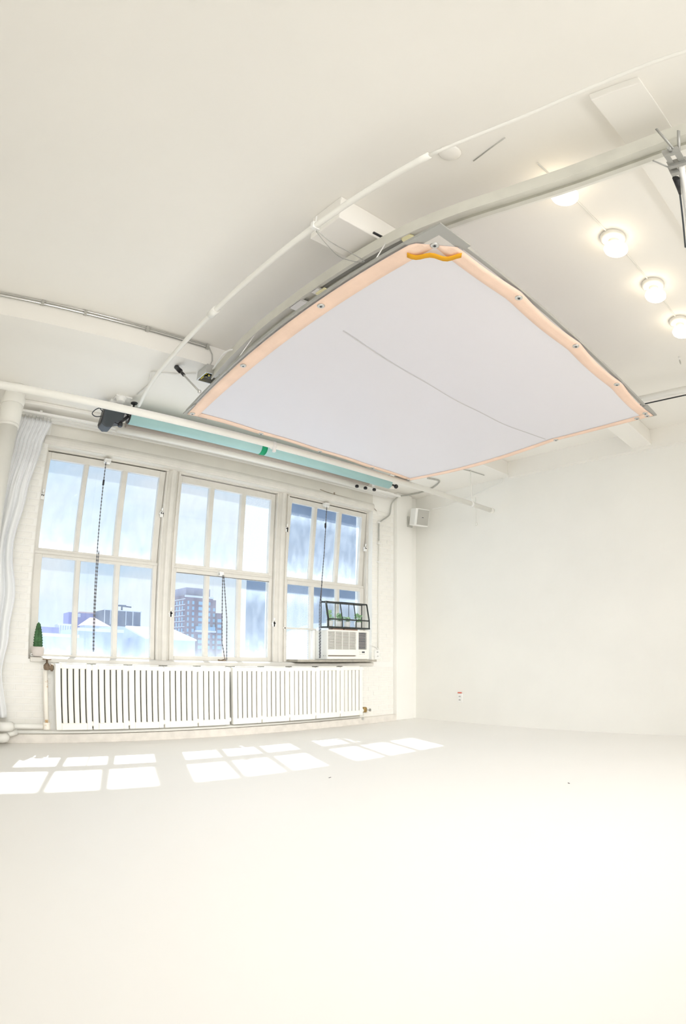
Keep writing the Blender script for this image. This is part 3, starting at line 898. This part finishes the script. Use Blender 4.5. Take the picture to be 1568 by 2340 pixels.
# ------------------------------------------------------------------ background rolls and motor
rb = thing('background_rolls', 'pair of seamless background rolls, aqua in front of white, over the windows', 'background rolls', (3.5, 5.85, 3.6))
def tube_x(x0, x1, y, z, r, name, mt, par, n=24, z1=None, y1=None):
    return local(MB().tube([(x0, y, z), (x1, y1 or y, z1 or z)], r, n).build(name, mt, par), par)
aq = tube_x(1.60, 5.62, 5.76, 3.60, .078, 'aqua_roll', M_aqua, rb)
aq['label'] = 'aqua paper roll'
tp = tube_x(3.36, 3.44, 5.76, 3.60, .0797, 'green_tape', M_tape, rb)
tp['label'] = 'green tape band'
tube_x(1.62, 5.35, 5.93, 3.60, .056, 'shade_roll', M_roll_shade, rb)  # added roll imitating the shade between aqua and white rolls
wr_ = tube_x(1.56, 5.42, 6.10, 3.60, .062, 'white_roll', M_roll, rb)
m = MB()
for x in (1.59, 5.60):
    m.box(x - .008, x + .008, 5.70, 6.14, 3.69, 3.735)
    m.box(x - .008, x + .008, 5.73, 5.79, 3.56, 3.70)
    m.box(x - .008, x + .008, 6.04, 6.10, 3.62, 3.70)
    m.box(x - .05, x + .05, 5.85, 5.99, 3.735, 3.779)
each(m, 'bracket', M_white, rb)
m = MB()
for x, y, z in ((5.50, 5.95, 3.50), (5.35, 5.98, 3.50), (5.20, 6.0, 3.50)):
    m.lathe([(.02, 0), (.028, .01), (.028, .03), (.02, .04)], 10, Matrix.Translation((x, y, z)))
m.tube([(5.63, 5.76, 3.60), (5.72, 5.73, 3.58)], .014, 8)
m.ball((5.74, 5.73, 3.575), .034, 8)
m.tube([(1.50, 5.74, 3.52), (1.58, 5.74, 3.60)], .02, 8)
m.tube([(1.52, 5.74, 3.66), (1.59, 5.74, 3.63)], .022, 8)
m.lathe([(.025, 0), (.03, .01), (.03, .035), (.02, .05)], 10, Matrix.Translation((1.50, 5.74, 3.46)))
m.tube([(1.40, 5.74, 3.50), (1.48, 5.74, 3.49)], .006, 6)
m.tube([(1.585, 5.76, 3.60), (1.60, 5.76, 3.60)], .074, 20)
each(m, 'drive_fitting', M_black, rb)
mo = thing('roller_motor', 'dark grey motor unit at the left end of the background rolls', 'motor', (1.38, 5.8, 3.55))
local(MB().prism([(1.27, 3.46), (1.33, 3.42), (1.40, 3.43), (1.43, 3.50), (1.52, 3.53), (1.54, 3.70), (1.33, 3.72), (1.285, 3.66)], 5.72, 5.90, 'y').build('housing', M_dkgrey, mo, bevel=.012), mo)
local(MB().prism([(1.262, 3.48), (1.275, 3.46), (1.30, 3.66), (1.285, 3.68)], 5.74, 5.88, 'y').build('end_cover', M_black, mo, bevel=.004), mo)
local(MB().box(1.50, 1.585, 5.76, 5.84, 3.60, 3.72).build('mount', M_white, mo, bevel=.006), mo)
local(MB().box(1.34, 1.50, 5.76, 5.86, 3.70, 3.78).build('mount', M_white, mo), mo)
local(MB().tube(spline([(1.285, 5.78, 3.56), (1.20, 5.77, 3.535), (1.15, 5.76, 3.555), (1.17, 5.76, 3.60), (1.22, 5.77, 3.64), (1.28, 5.78, 3.65)]), .006, 8).tube(spline([(1.28, 5.80, 3.62), (1.235, 5.80, 3.66), (1.25, 5.80, 3.71), (1.32, 5.80, 3.73)]), .006, 8).build('cable', M_dkgrey, mo), mo)

# ------------------------------------------------------------------ air conditioner, terrarium
bd = tag(MB().prism([(6.33, .965), (6.33, .998), (6.60, .998), (6.60, .965)], 4.45, 5.93).build('support_board', M_sill), 'weathered board under the air conditioner on the sill', 'board')
ac = thing('air_conditioner', 'white window air conditioner with slatted front in the right window', 'air conditioner', (5.34, 6.45, 1.0))
local(MB().box(4.955, 5.735, 6.335, 6.64, 1.0, 1.425).build('case', M_acp, ac, bevel=.008), ac)
m = MB()
X0, X1 = 4.945, 5.745; Y0 = 6.30
m.box(X0, X1, Y0, Y0 + .04, 1.01, 1.045)
m.box(X0, X1, Y0, Y0 + .04, 1.405, 1.43)
m.box(X0, X0 + .012, Y0, Y0 + .04, 1.045, 1.405)
m.box(5.485, 5.535, Y0, Y0 + .04, 1.045, 1.405)
m.box(5.70, X1, Y0, Y0 + .04, 1.045, 1.405)
m.box(X0 + .012, 5.485, Y0, Y0 + .04, 1.065, 1.150)
m.box(5.535, 5.70, Y0, Y0 + .04, 1.045, 1.150)
local(m.build('front_panel', M_acp, ac, bevel=.003), ac)
local(MB().box(X0 + .012, 5.485, Y0 + .03, Y0 + .038, 1.045, 1.405).build('filter', M_acd, ac), ac)
local(MB().box(5.535, 5.70, Y0 + .03, Y0 + .038, 1.15, 1.405).build('outlet_cavity', M_acb, ac), ac)
for k in range(15):
    z = 1.156 + k * .0168
    o = MB().box(X0 + .012, 5.485, Y0 + .003, Y0 + .02, z, z + .0085).build('slat', M_acp, ac); local(o, ac)
for k in range(15):
    z = 1.156 + k * .0168
    o = MB().box(5.535, 5.70, Y0 + .006, Y0 + .016, z, z + .004).build('slat', M_acp, ac); local(o, ac)
m = MB()
for x in (5.09, 5.225, 5.355): m.box(x - .003, x + .003, Y0 + .001, Y0 + .02, 1.15, 1.405)
each(m, 'grille_rib', M_acp, ac)
local(MB().box(5.60, 5.655, Y0 - .002, Y0 + .001, 1.100, 1.122).build('display', M_dkgrey, ac), ac)
m = MB()
for k in range(3): m.box(5.545 + k * .014, 5.553 + k * .014, Y0 - .003, Y0, 1.107, 1.113)
for k in range(6): m.box(5.55 + k * .02, 5.558 + k * .02, Y0 - .003, Y0, 1.078, 1.084)
each(m, 'button', M_grey, ac)
m = MB()
for x, y in ((4.9495, 6.35), (4.9495, 6.40)): m.box(x, x + .006, y - .006, y + .006, 1.05, 1.062)
each(m, 'screw', M_grey, ac)
local(MB().prism([(6.60, 1.0), (6.60, 1.42), (6.615, 1.42), (6.63, 1.21), (6.645, 1.42), (6.66, 1.42), (6.66, 1.0)], 4.905, 4.95).build('side_curtain', M_white, ac), ac)
tag(MB().tube(spline([(5.745, 6.40, 1.20), (5.80, 6.45, 1.22), (5.95, 6.46, 1.22), (6.08, 6.47, 1.17), (6.14, 6.47, 1.07), (6.10, 6.47, 1.01), (6.06, 6.46, 1.06)]), .006, 8).build('power_cord', M_white), 'white power cord looping from the air conditioner to the wall socket', 'cord')
wo = thing('wall_socket', 'white wall socket box right of the air conditioner', 'socket', (6.08, 6.48, 1.07))
local(MB().box(6.025, 6.125, 6.465, 6.4945, 1.00, 1.15).build('box', M_white, wo, bevel=.005), wo)
m = MB()
for z in (1.04, 1.105): m.box(6.062, 6.068, 6.462, 6.466, z, z + .02); m.box(6.080, 6.086, 6.462, 6.466, z, z + .02)
each(m, 'socket_slot', M_dkgrey, wo)

ob = [tag(MB().box(a, b, 6.34, 6.44, 1.431, 1.452).build('wood_block', M_wood, bevel=.003), l, 'block') for a, b, l in ((5.07, 5.27, 'left salmon wooden block between air conditioner and plant case'), (5.29, 5.55, 'right salmon wooden block between air conditioner and plant case'))]
te = thing('plant_case', 'black framed glass plant case standing on the air conditioner', 'terrarium', (5.34, 6.37, 1.453))
xa, xb = 4.955, 5.745
yf, yt, yk = 6.30, 6.36, 6.47
zb, zm, zt = 1.455, 1.585, 1.835
def bar(pts, r=.008, n='frame_bar'):
    return local(MB().tube(pts, r, 4).build(n, M_green_blk, te), te)
local(MB().box(xa - .01, xb + .01, yf - .012, yk + .01, zb, zb + .022).build('base_tray', M_green_blk, te, bevel=.003), te)
local(MB().box(xa, xb, yf - .006, yf + .008, zm - .012, zm + .008).build('frame_bar', M_green_blk, te), te)
bar([(xa, yt, zt), (xb, yt, zt)], .012); bar([(xa, yk, zt), (xb, yk, zt)], .013)
bar([(xa, yt, zt), (xa, yk, zt)]); bar([(xb, yt, zt), (xb, yk, zt)])
for x, r in ((xa, .018), (xb, .014), (xa + .263, .010), (xa + .527, .010)):
    bar([(x, yf, zm), (x, yt, zt)], r); bar([(x, yf, zb), (x, yf, zm)], r)
for x, r in ((xa, .009), (xb, .012), (xa + .263, .006), (xa + .527, .006)):
    bar([(x, yk, zb), (x, yk, zt)], r)
for g in ([(xa, yf, zb + .02), (xb, yf, zb + .02), (xb, yf, zm), (xa, yf, zm)], [(xa, yf, zm), (xb, yf, zm), (xb, yt, zt), (xa, yt, zt)],
          [(xa, yk, zb + .02), (xb, yk, zb + .02), (xb, yk, zt), (xa, yk, zt)]):
    m = MB(); m.b.faces.new([m.b.verts.new(v) for v in g])
    local(m.build('pane', M_clear, te, solid=.002), te)
for x in (xa, xb):
    m = MB(); m.b.faces.new([m.b.verts.new(v) for v in ((x, yf, zb + .02), (x, yk, zb + .02), (x, yk, zt), (x, yt, zt), (x, yf, zm))])
    local(m.build('pane', M_clear, te, solid=.002), te)
def houseplant(x, y, label, h, seed, lean=0):
    rnd = random.Random(seed)
    t = thing('potted_plant', label, 'potted plant', (x, y, zb + .0225))
    z0 = zb + .0225
    local(MB().lathe([(.038, 0), (.040, .004), (.052, .085), (.047, .086), (.046, .075)], 18, Matrix.Translation((x, y, z0))).build('pot', M_potw, t), t)
    local(MB().lathe([(.044, 0), (.042, .004)], 14, Matrix.Translation((x, y, z0 + .072))).build('soil', M_soil, t), t)
    for k in range(20):
        a = rnd.uniform(0, 6.28); r = rnd.uniform(.010, .050); zz = z0 + .10 + rnd.uniform(0, h)
        cx_, cy_ = x + math.cos(a) * r * 1.25 + lean, y + math.sin(a) * r * .5
        s = rnd.uniform(.024, .038)
        m = MB()
        rot = Matrix.Rotation(rnd.uniform(0, 6.28), 4, 'Z') @ Matrix.Rotation(rnd.uniform(.3, 1.2), 4, 'X')
        pts = [(0, -s, 0), (s * .7, -.3 * s, .12 * s), (s * .75, .3 * s, .12 * s), (0, s, -.2 * s), (-s * .75, .3 * s, .12 * s), (-s * .7, -.3 * s, .12 * s)]
        c0 = m.b.verts.new(Vector((cx_, cy_, zz)))
        vs = [m.b.verts.new(Vector((cx_, cy_, zz)) + rot @ Vector(p)) for p in pts]
        for i in range(6): m.b.faces.new((c0, vs[i], vs[(i + 1) % 6]))
        o = m.build('leaf', M_leaf, t, solid=.001); local(o, t)
        o = MB().tube([(x, y, z0 + .075), (cx_, cy_, zz)], .0018, 4).build('stem', M_leaf, t); local(o, t)
    return t
houseplant(5.065, 6.40, 'bushy green plant at the left end of the plant case', .13, 3)
houseplant(5.235, 6.40, 'pale green leafy plant second from the left in the plant case', .10, 5)
houseplant(5.39, 6.40, 'small low green plant third from the left in the plant case', .05, 8)
houseplant(5.60, 6.40, 'spreading green plant at the right end of the plant case', .10, 11)

# ------------------------------------------------------------------ right side of window wall and right wall
cc = thing('wall_conduit', 'grey bent conduit running from ceiling down the wall right of the windows', 'conduit', (6.1, 6.47, 1.15))
local(MB().tube(spline([(6.10, 6.475, 2.90), (6.10, 6.475, 3.16), (6.12, 6.475, 3.21), (6.29, 6.47, 3.33), (6.34, 6.465, 3.40), (6.36, 6.45, 3.56), (6.42, 6.40, 3.66), (6.52, 6.38, 3.72), (6.66, 6.36, 3.757), (6.70, 6.10, 3.762), (6.63, 5.78, 3.762), (6.50, 5.54, 3.762), (6.40, 5.46, 3.762), (6.20, 5.51, 3.762)], 5), .012, 10).build('conduit', M_grey, cc), cc)
local(MB().tube([(6.10, 6.475, 1.15), (6.10, 6.475, 2.90)], .010, 10).build('lower_conduit', M_pipe, cc), cc)
m = MB()
for z in (2.85, 3.2, 2.55): m.box(6.075, 6.125, 6.46, 6.494, z - .012, z + .012)
each(m, 'strap', M_white, cc)
tag(MB().tube(spline([(4.90, 6.494, 3.52), (5.02, 6.494, 3.505), (5.2, 6.494, 3.495), (5.45, 6.494, 3.490), (5.61, 6.494, 3.485), (5.74, 6.494, 3.488), (5.85, 6.494, 3.475), (5.96, 6.494, 3.45), (6.06, 6.494, 3.39)]), .0045, 6).box(5.165, 5.18, 6.485, 6.5, 3.46, 3.525).build('stapled_wire', M_crack), 'thin brown wire stapled to the lintel above the right window', 'wire')
sp = thing('wall_speaker', 'small white box speaker with grey grille high in the corner', 'speaker', (6.69, 6.3, 3.3))
Rm = Matrix.Translation((6.71, 6.12, 3.33)) @ Matrix.Rotation(math.radians(-14), 4, 'Z') @ Matrix.Rotation(math.radians(12), 4, 'X')
def rbox(x0, x1, y0, y1, z0, z1, name, mt, bev=0.):
    m = MB(); m.box(x0, x1, y0, y1, z0, z1, Rm)
    return local(m.build(name, mt, sp, bevel=bev), sp)
rbox(-.135, .135, -.05, .12, -.145, .145, 'cabinet', M_white, .012)
rbox(-.095, .120, -.058, -.05, -.125, .13, 'grille', M_spk)
rbox(-.01, .02, -.061, -.058, -.005, .005, 'badge', M_dkgrey)
local(MB().tube([(6.73, 6.22, 3.30), (6.76, 6.42, 3.30)], .015, 8).box(6.70, 6.82, 6.405, 6.42, 3.22, 3.40).build('mount', M_steel, sp), sp)
tag(MB().tube(spline([(6.86, 6.0, 3.48), (6.97, 5.85, 3.52), (6.985, 5.4, 3.58), (6.985, 4.93, 3.66), (6.985, 4.72, 3.70), (6.985, 4.66, 3.74), (6.985, 4.66, 3.775)]), .006, 6).build('speaker_wire', M_white), 'thin pale wire from the corner speaker along the right wall', 'wire')
tag(MB().tube([(6.985, 5.18, 3.56), (6.985, 5.18, 3.14)], .004, 6).box(6.975, 6.995, 5.165, 5.195, 3.10, 3.14).build('dangling_wire', M_pipe), 'short wire hanging straight down the right wall below the white pipe', 'wire')
tag(MB().tube(spline([(6.10, 4.86, 3.768), (6.30, 4.83, 3.768), (6.42, 4.80, 3.768), (6.67, 4.77, 3.768)]), .006, 6).build('ceiling_wire', M_grey), 'short curved dark wire on the ceiling behind the cloth corner', 'wire')
ow = thing('wall_outlet', 'white power outlet with a red strip low on the right wall', 'outlet', (6.99, 5.54, .38))
local(MB().box(6.985, 6.999, 5.49, 5.59, .31, .455).build('plate', M_white, ow, bevel=.003), ow)
local(MB().box(6.982, 6.986, 5.50, 5.58, .462, .478).build('red_strip', M_red, ow), ow)
m = MB()
for z in (.345, .40): m.box(6.983, 6.986, 5.525, 5.532, z, z + .02); m.box(6.983, 6.986, 5.548, 5.555, z, z + .02)
each(m, 'socket_slot', M_dkgrey, ow)

# ------------------------------------------------------------------ lamps
def lamp(x, y, label):
    t = thing('ceiling_lamp', label, 'ceiling lamp', (x, y, 4.0), 'lit ceiling bulbs in a row')
    local(MB().lathe([(.090, .0), (.098, -.008), (.098, -.030), (.085, -.040), (.050, -.046)], 28, Matrix.Translation((x, y, 4.0))).build('base', M_base_l, t), t)
    local(MB().lathe([(.042, -.046), (.034, -.075), (.030, -.090)], 20, Matrix.Translation((x, y, 4.0))).build('lamp_holder', M_base_l, t), t)
    local(MB().lathe([(.028, -.088), (.055, -.094), (.082, -.108), (.091, -.126), (.087, -.145), (.070, -.160), (.040, -.170), (.01, -.173)], 28, Matrix.Translation((x, y, 4.0))).build('bulb', M_bulb, t), t)
    m = MB()
    for dx, dy in ((-.065, .02), (.06, -.03), (.01, .07)): m.box(x + dx - .006, x + dx + .006, y + dy - .006, y + dy + .006, 3.958, 3.966)
    each(m, 'screw', M_dkgrey, t)
lamp(2.45, .97, 'lit ceiling bulb half hidden by the strut track, first of the row')
lamp(3.13, .94, 'lit ceiling bulb, second in the row from the strut track')
lamp(3.84, .91, 'lit ceiling bulb, third in the row from the strut track')
lamp(4.50, .90, 'lit ceiling bulb nearest the right edge of the photo')
lc = tag(MB().tube([(2.2, .99, 3.994), (2.52, .975, 3.994), (3.13, .945, 3.994), (3.84, .915, 3.994), (4.50, .905, 3.994), (5.2, .90, 3.994)], .007, 6).build('lamp_cable', M_pipe), 'thin painted cable linking the row of ceiling bulbs', 'cable')

# ceiling oddments
hk = thing('ceiling_hook', 'small ceiling hook below the last ceiling bulb', 'hook', (5.17, 1.13, 4.0))
local(MB().tube([(5.17, 1.13, 4.0), (5.17, 1.13, 3.96)], .012, 8).build('shank', M_white, hk), hk)
local(MB().tube([(5.17 + .02 * math.cos(a * .6), 1.13, 3.935 + .02 * math.sin(a * .6)) for a in range(10)], .005, 6).build('ring', M_grey, hk), hk)
tag(MB().box(5.52, 5.64, .98, 1.10, 3.64, 3.70).tube([(5.58, 1.04, 3.64), (5.58, 1.04, 3.56)], .02, 8).tube([(5.46, .98, 3.69), (5.58, 1.04, 3.67)], .01, 6).build('pipe_clamp', M_white), 'white clamp bracket under the pale pipe at the right edge', 'clamp')
tag(MB().lathe([(.04, 0), (.07, -.008), (.06, -.02), (.02, -.025)], 16, Matrix.Translation((1.80, 1.36, 4.0))).build('ceiling_plate', M_ceil), 'small painted plate on the ceiling beside the slim pipe', 'plate')
tag(MB().tube([(1.95, 1.30, 3.996), (1.90, 1.02, 3.996)], .004, 5).build('ceiling_wire', M_grey), 'short straight wire on the ceiling beside the painted plate', 'wire')
tag(MB().tube(spline([(1.88, 2.10, 3.765), (2.02, 2.08, 3.758), (2.12, 2.04, 3.765)]), .010, 6).build('black_cable', M_black), 'short black cable lying over the strut track near the beam', 'cable')
lp = thing('hanging_light_pole', 'white light pole clamped to the track at the right edge', 'pole', (2.2, .12, 3.65))
local(MB().tube([(2.19, .14, 3.50), (2.50, .24, 3.47), (2.80, .34, 3.44)], .020, 10).build('pole', M_white, lp), lp)
m = MB()
m.tube([(2.02, .16, 3.66), (2.09, .13, 3.53)], .009, 6)
m.tube([(2.08, .05, 3.66), (2.12, .11, 3.53)], .010, 6)
m.box(2.09, 2.17, .10, .14, 3.50, 3.53); m.box(2.09, 2.17, .17, .20, 3.50, 3.53)
m.box(2.085, 2.10, .10, .20, 3.49, 3.54); m.box(2.165, 2.185, .09, .21, 3.48, 3.53)
m.tube([(2.05, .15, 3.51), (2.09, .15, 3.52)], .012, 6)
m.box(2.20, 2.225, .17, .22, 3.46, 3.52)
m.tube([(2.10, .27, 3.50), (2.19, .20, 3.49)], .006, 6)
local(m.build('clamp', M_alu, lp), lp)
local(MB().tube([(2.25, .205, 3.47), (2.37, .235, 3.455)], .022, 8, r2=.008).build('cable_wrap', M_black, lp), lp)
local(MB().tube([(2.37, .235, 3.455), (2.80, .38, 3.42)], .006, 6).build('cable', M_dkgrey, lp), lp)

# floor chips
for i, (x, y, a, l) in enumerate(((3.0, 3.8, .3, 'tiny dark chip on the floor in front of the radiator gap'), (4.12, 2.1, .9, 'tiny dark splinter on the floor at right'))):
    tag(MB().box(-.015, .015, -.004, .004, .0, .003, Matrix.Translation((x, y, 0)) @ Matrix.Rotation(a, 4, 'Z')).build('paint_chip', M_chip), l, 'chip')

# ------------------------------------------------------------------ outside
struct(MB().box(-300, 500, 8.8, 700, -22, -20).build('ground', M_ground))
def building(name, label, loc):
    return thing(name, label, 'building', loc)
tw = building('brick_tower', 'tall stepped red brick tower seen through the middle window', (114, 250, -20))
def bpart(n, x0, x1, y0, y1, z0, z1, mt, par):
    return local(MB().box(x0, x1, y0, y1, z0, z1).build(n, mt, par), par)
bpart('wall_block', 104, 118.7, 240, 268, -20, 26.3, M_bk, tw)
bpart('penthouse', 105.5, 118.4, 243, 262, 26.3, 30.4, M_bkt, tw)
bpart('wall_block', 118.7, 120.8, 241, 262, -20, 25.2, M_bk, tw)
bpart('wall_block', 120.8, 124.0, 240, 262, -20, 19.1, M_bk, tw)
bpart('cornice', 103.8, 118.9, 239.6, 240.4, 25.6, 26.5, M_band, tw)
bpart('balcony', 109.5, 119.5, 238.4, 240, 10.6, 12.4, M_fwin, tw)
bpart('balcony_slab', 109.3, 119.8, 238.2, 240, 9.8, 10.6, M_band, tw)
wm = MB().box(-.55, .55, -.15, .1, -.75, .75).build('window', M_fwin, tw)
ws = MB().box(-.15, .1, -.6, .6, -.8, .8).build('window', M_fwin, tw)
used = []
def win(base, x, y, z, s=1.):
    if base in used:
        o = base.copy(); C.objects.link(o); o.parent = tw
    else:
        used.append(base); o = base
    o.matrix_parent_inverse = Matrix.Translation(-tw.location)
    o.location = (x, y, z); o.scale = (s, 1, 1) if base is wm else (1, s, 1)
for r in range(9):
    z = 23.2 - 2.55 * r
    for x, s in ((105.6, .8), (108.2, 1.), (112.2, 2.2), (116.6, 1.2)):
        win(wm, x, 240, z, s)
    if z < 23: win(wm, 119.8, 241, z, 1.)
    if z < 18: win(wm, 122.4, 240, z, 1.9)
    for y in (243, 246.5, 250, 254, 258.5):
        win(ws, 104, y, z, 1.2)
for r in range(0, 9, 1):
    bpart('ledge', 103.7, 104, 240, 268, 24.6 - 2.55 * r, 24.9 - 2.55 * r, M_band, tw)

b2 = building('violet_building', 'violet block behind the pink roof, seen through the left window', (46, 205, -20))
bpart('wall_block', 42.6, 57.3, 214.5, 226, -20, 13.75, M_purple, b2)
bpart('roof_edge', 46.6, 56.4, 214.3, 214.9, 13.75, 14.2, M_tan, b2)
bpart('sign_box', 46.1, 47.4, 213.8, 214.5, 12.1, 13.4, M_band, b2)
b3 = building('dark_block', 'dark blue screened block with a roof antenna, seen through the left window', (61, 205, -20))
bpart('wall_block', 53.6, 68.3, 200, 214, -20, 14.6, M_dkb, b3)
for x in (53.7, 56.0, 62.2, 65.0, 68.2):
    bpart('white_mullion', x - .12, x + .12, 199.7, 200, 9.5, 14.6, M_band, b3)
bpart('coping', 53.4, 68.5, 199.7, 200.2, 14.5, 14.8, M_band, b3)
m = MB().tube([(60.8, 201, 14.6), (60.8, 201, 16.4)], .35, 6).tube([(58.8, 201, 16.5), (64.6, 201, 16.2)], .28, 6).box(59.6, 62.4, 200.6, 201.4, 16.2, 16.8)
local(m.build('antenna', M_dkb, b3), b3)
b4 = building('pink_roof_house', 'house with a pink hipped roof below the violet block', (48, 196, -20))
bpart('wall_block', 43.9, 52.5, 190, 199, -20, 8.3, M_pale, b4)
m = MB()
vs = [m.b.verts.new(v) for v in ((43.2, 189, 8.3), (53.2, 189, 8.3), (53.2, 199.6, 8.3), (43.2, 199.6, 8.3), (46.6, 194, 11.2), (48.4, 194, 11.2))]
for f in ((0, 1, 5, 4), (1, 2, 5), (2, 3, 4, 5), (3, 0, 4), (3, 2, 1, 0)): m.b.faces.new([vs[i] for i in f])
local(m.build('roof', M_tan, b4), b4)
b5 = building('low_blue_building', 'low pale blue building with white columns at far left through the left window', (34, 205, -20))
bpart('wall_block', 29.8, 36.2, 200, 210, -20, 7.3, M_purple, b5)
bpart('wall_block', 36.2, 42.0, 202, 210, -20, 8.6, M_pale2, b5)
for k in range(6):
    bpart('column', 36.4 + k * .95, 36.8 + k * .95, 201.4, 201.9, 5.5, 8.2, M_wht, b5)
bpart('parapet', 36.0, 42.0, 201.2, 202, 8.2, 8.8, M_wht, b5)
b6 = building('pale_roofscape', 'haze-blue rendered building with stepped roof below the skyline', (20, 85, -20))
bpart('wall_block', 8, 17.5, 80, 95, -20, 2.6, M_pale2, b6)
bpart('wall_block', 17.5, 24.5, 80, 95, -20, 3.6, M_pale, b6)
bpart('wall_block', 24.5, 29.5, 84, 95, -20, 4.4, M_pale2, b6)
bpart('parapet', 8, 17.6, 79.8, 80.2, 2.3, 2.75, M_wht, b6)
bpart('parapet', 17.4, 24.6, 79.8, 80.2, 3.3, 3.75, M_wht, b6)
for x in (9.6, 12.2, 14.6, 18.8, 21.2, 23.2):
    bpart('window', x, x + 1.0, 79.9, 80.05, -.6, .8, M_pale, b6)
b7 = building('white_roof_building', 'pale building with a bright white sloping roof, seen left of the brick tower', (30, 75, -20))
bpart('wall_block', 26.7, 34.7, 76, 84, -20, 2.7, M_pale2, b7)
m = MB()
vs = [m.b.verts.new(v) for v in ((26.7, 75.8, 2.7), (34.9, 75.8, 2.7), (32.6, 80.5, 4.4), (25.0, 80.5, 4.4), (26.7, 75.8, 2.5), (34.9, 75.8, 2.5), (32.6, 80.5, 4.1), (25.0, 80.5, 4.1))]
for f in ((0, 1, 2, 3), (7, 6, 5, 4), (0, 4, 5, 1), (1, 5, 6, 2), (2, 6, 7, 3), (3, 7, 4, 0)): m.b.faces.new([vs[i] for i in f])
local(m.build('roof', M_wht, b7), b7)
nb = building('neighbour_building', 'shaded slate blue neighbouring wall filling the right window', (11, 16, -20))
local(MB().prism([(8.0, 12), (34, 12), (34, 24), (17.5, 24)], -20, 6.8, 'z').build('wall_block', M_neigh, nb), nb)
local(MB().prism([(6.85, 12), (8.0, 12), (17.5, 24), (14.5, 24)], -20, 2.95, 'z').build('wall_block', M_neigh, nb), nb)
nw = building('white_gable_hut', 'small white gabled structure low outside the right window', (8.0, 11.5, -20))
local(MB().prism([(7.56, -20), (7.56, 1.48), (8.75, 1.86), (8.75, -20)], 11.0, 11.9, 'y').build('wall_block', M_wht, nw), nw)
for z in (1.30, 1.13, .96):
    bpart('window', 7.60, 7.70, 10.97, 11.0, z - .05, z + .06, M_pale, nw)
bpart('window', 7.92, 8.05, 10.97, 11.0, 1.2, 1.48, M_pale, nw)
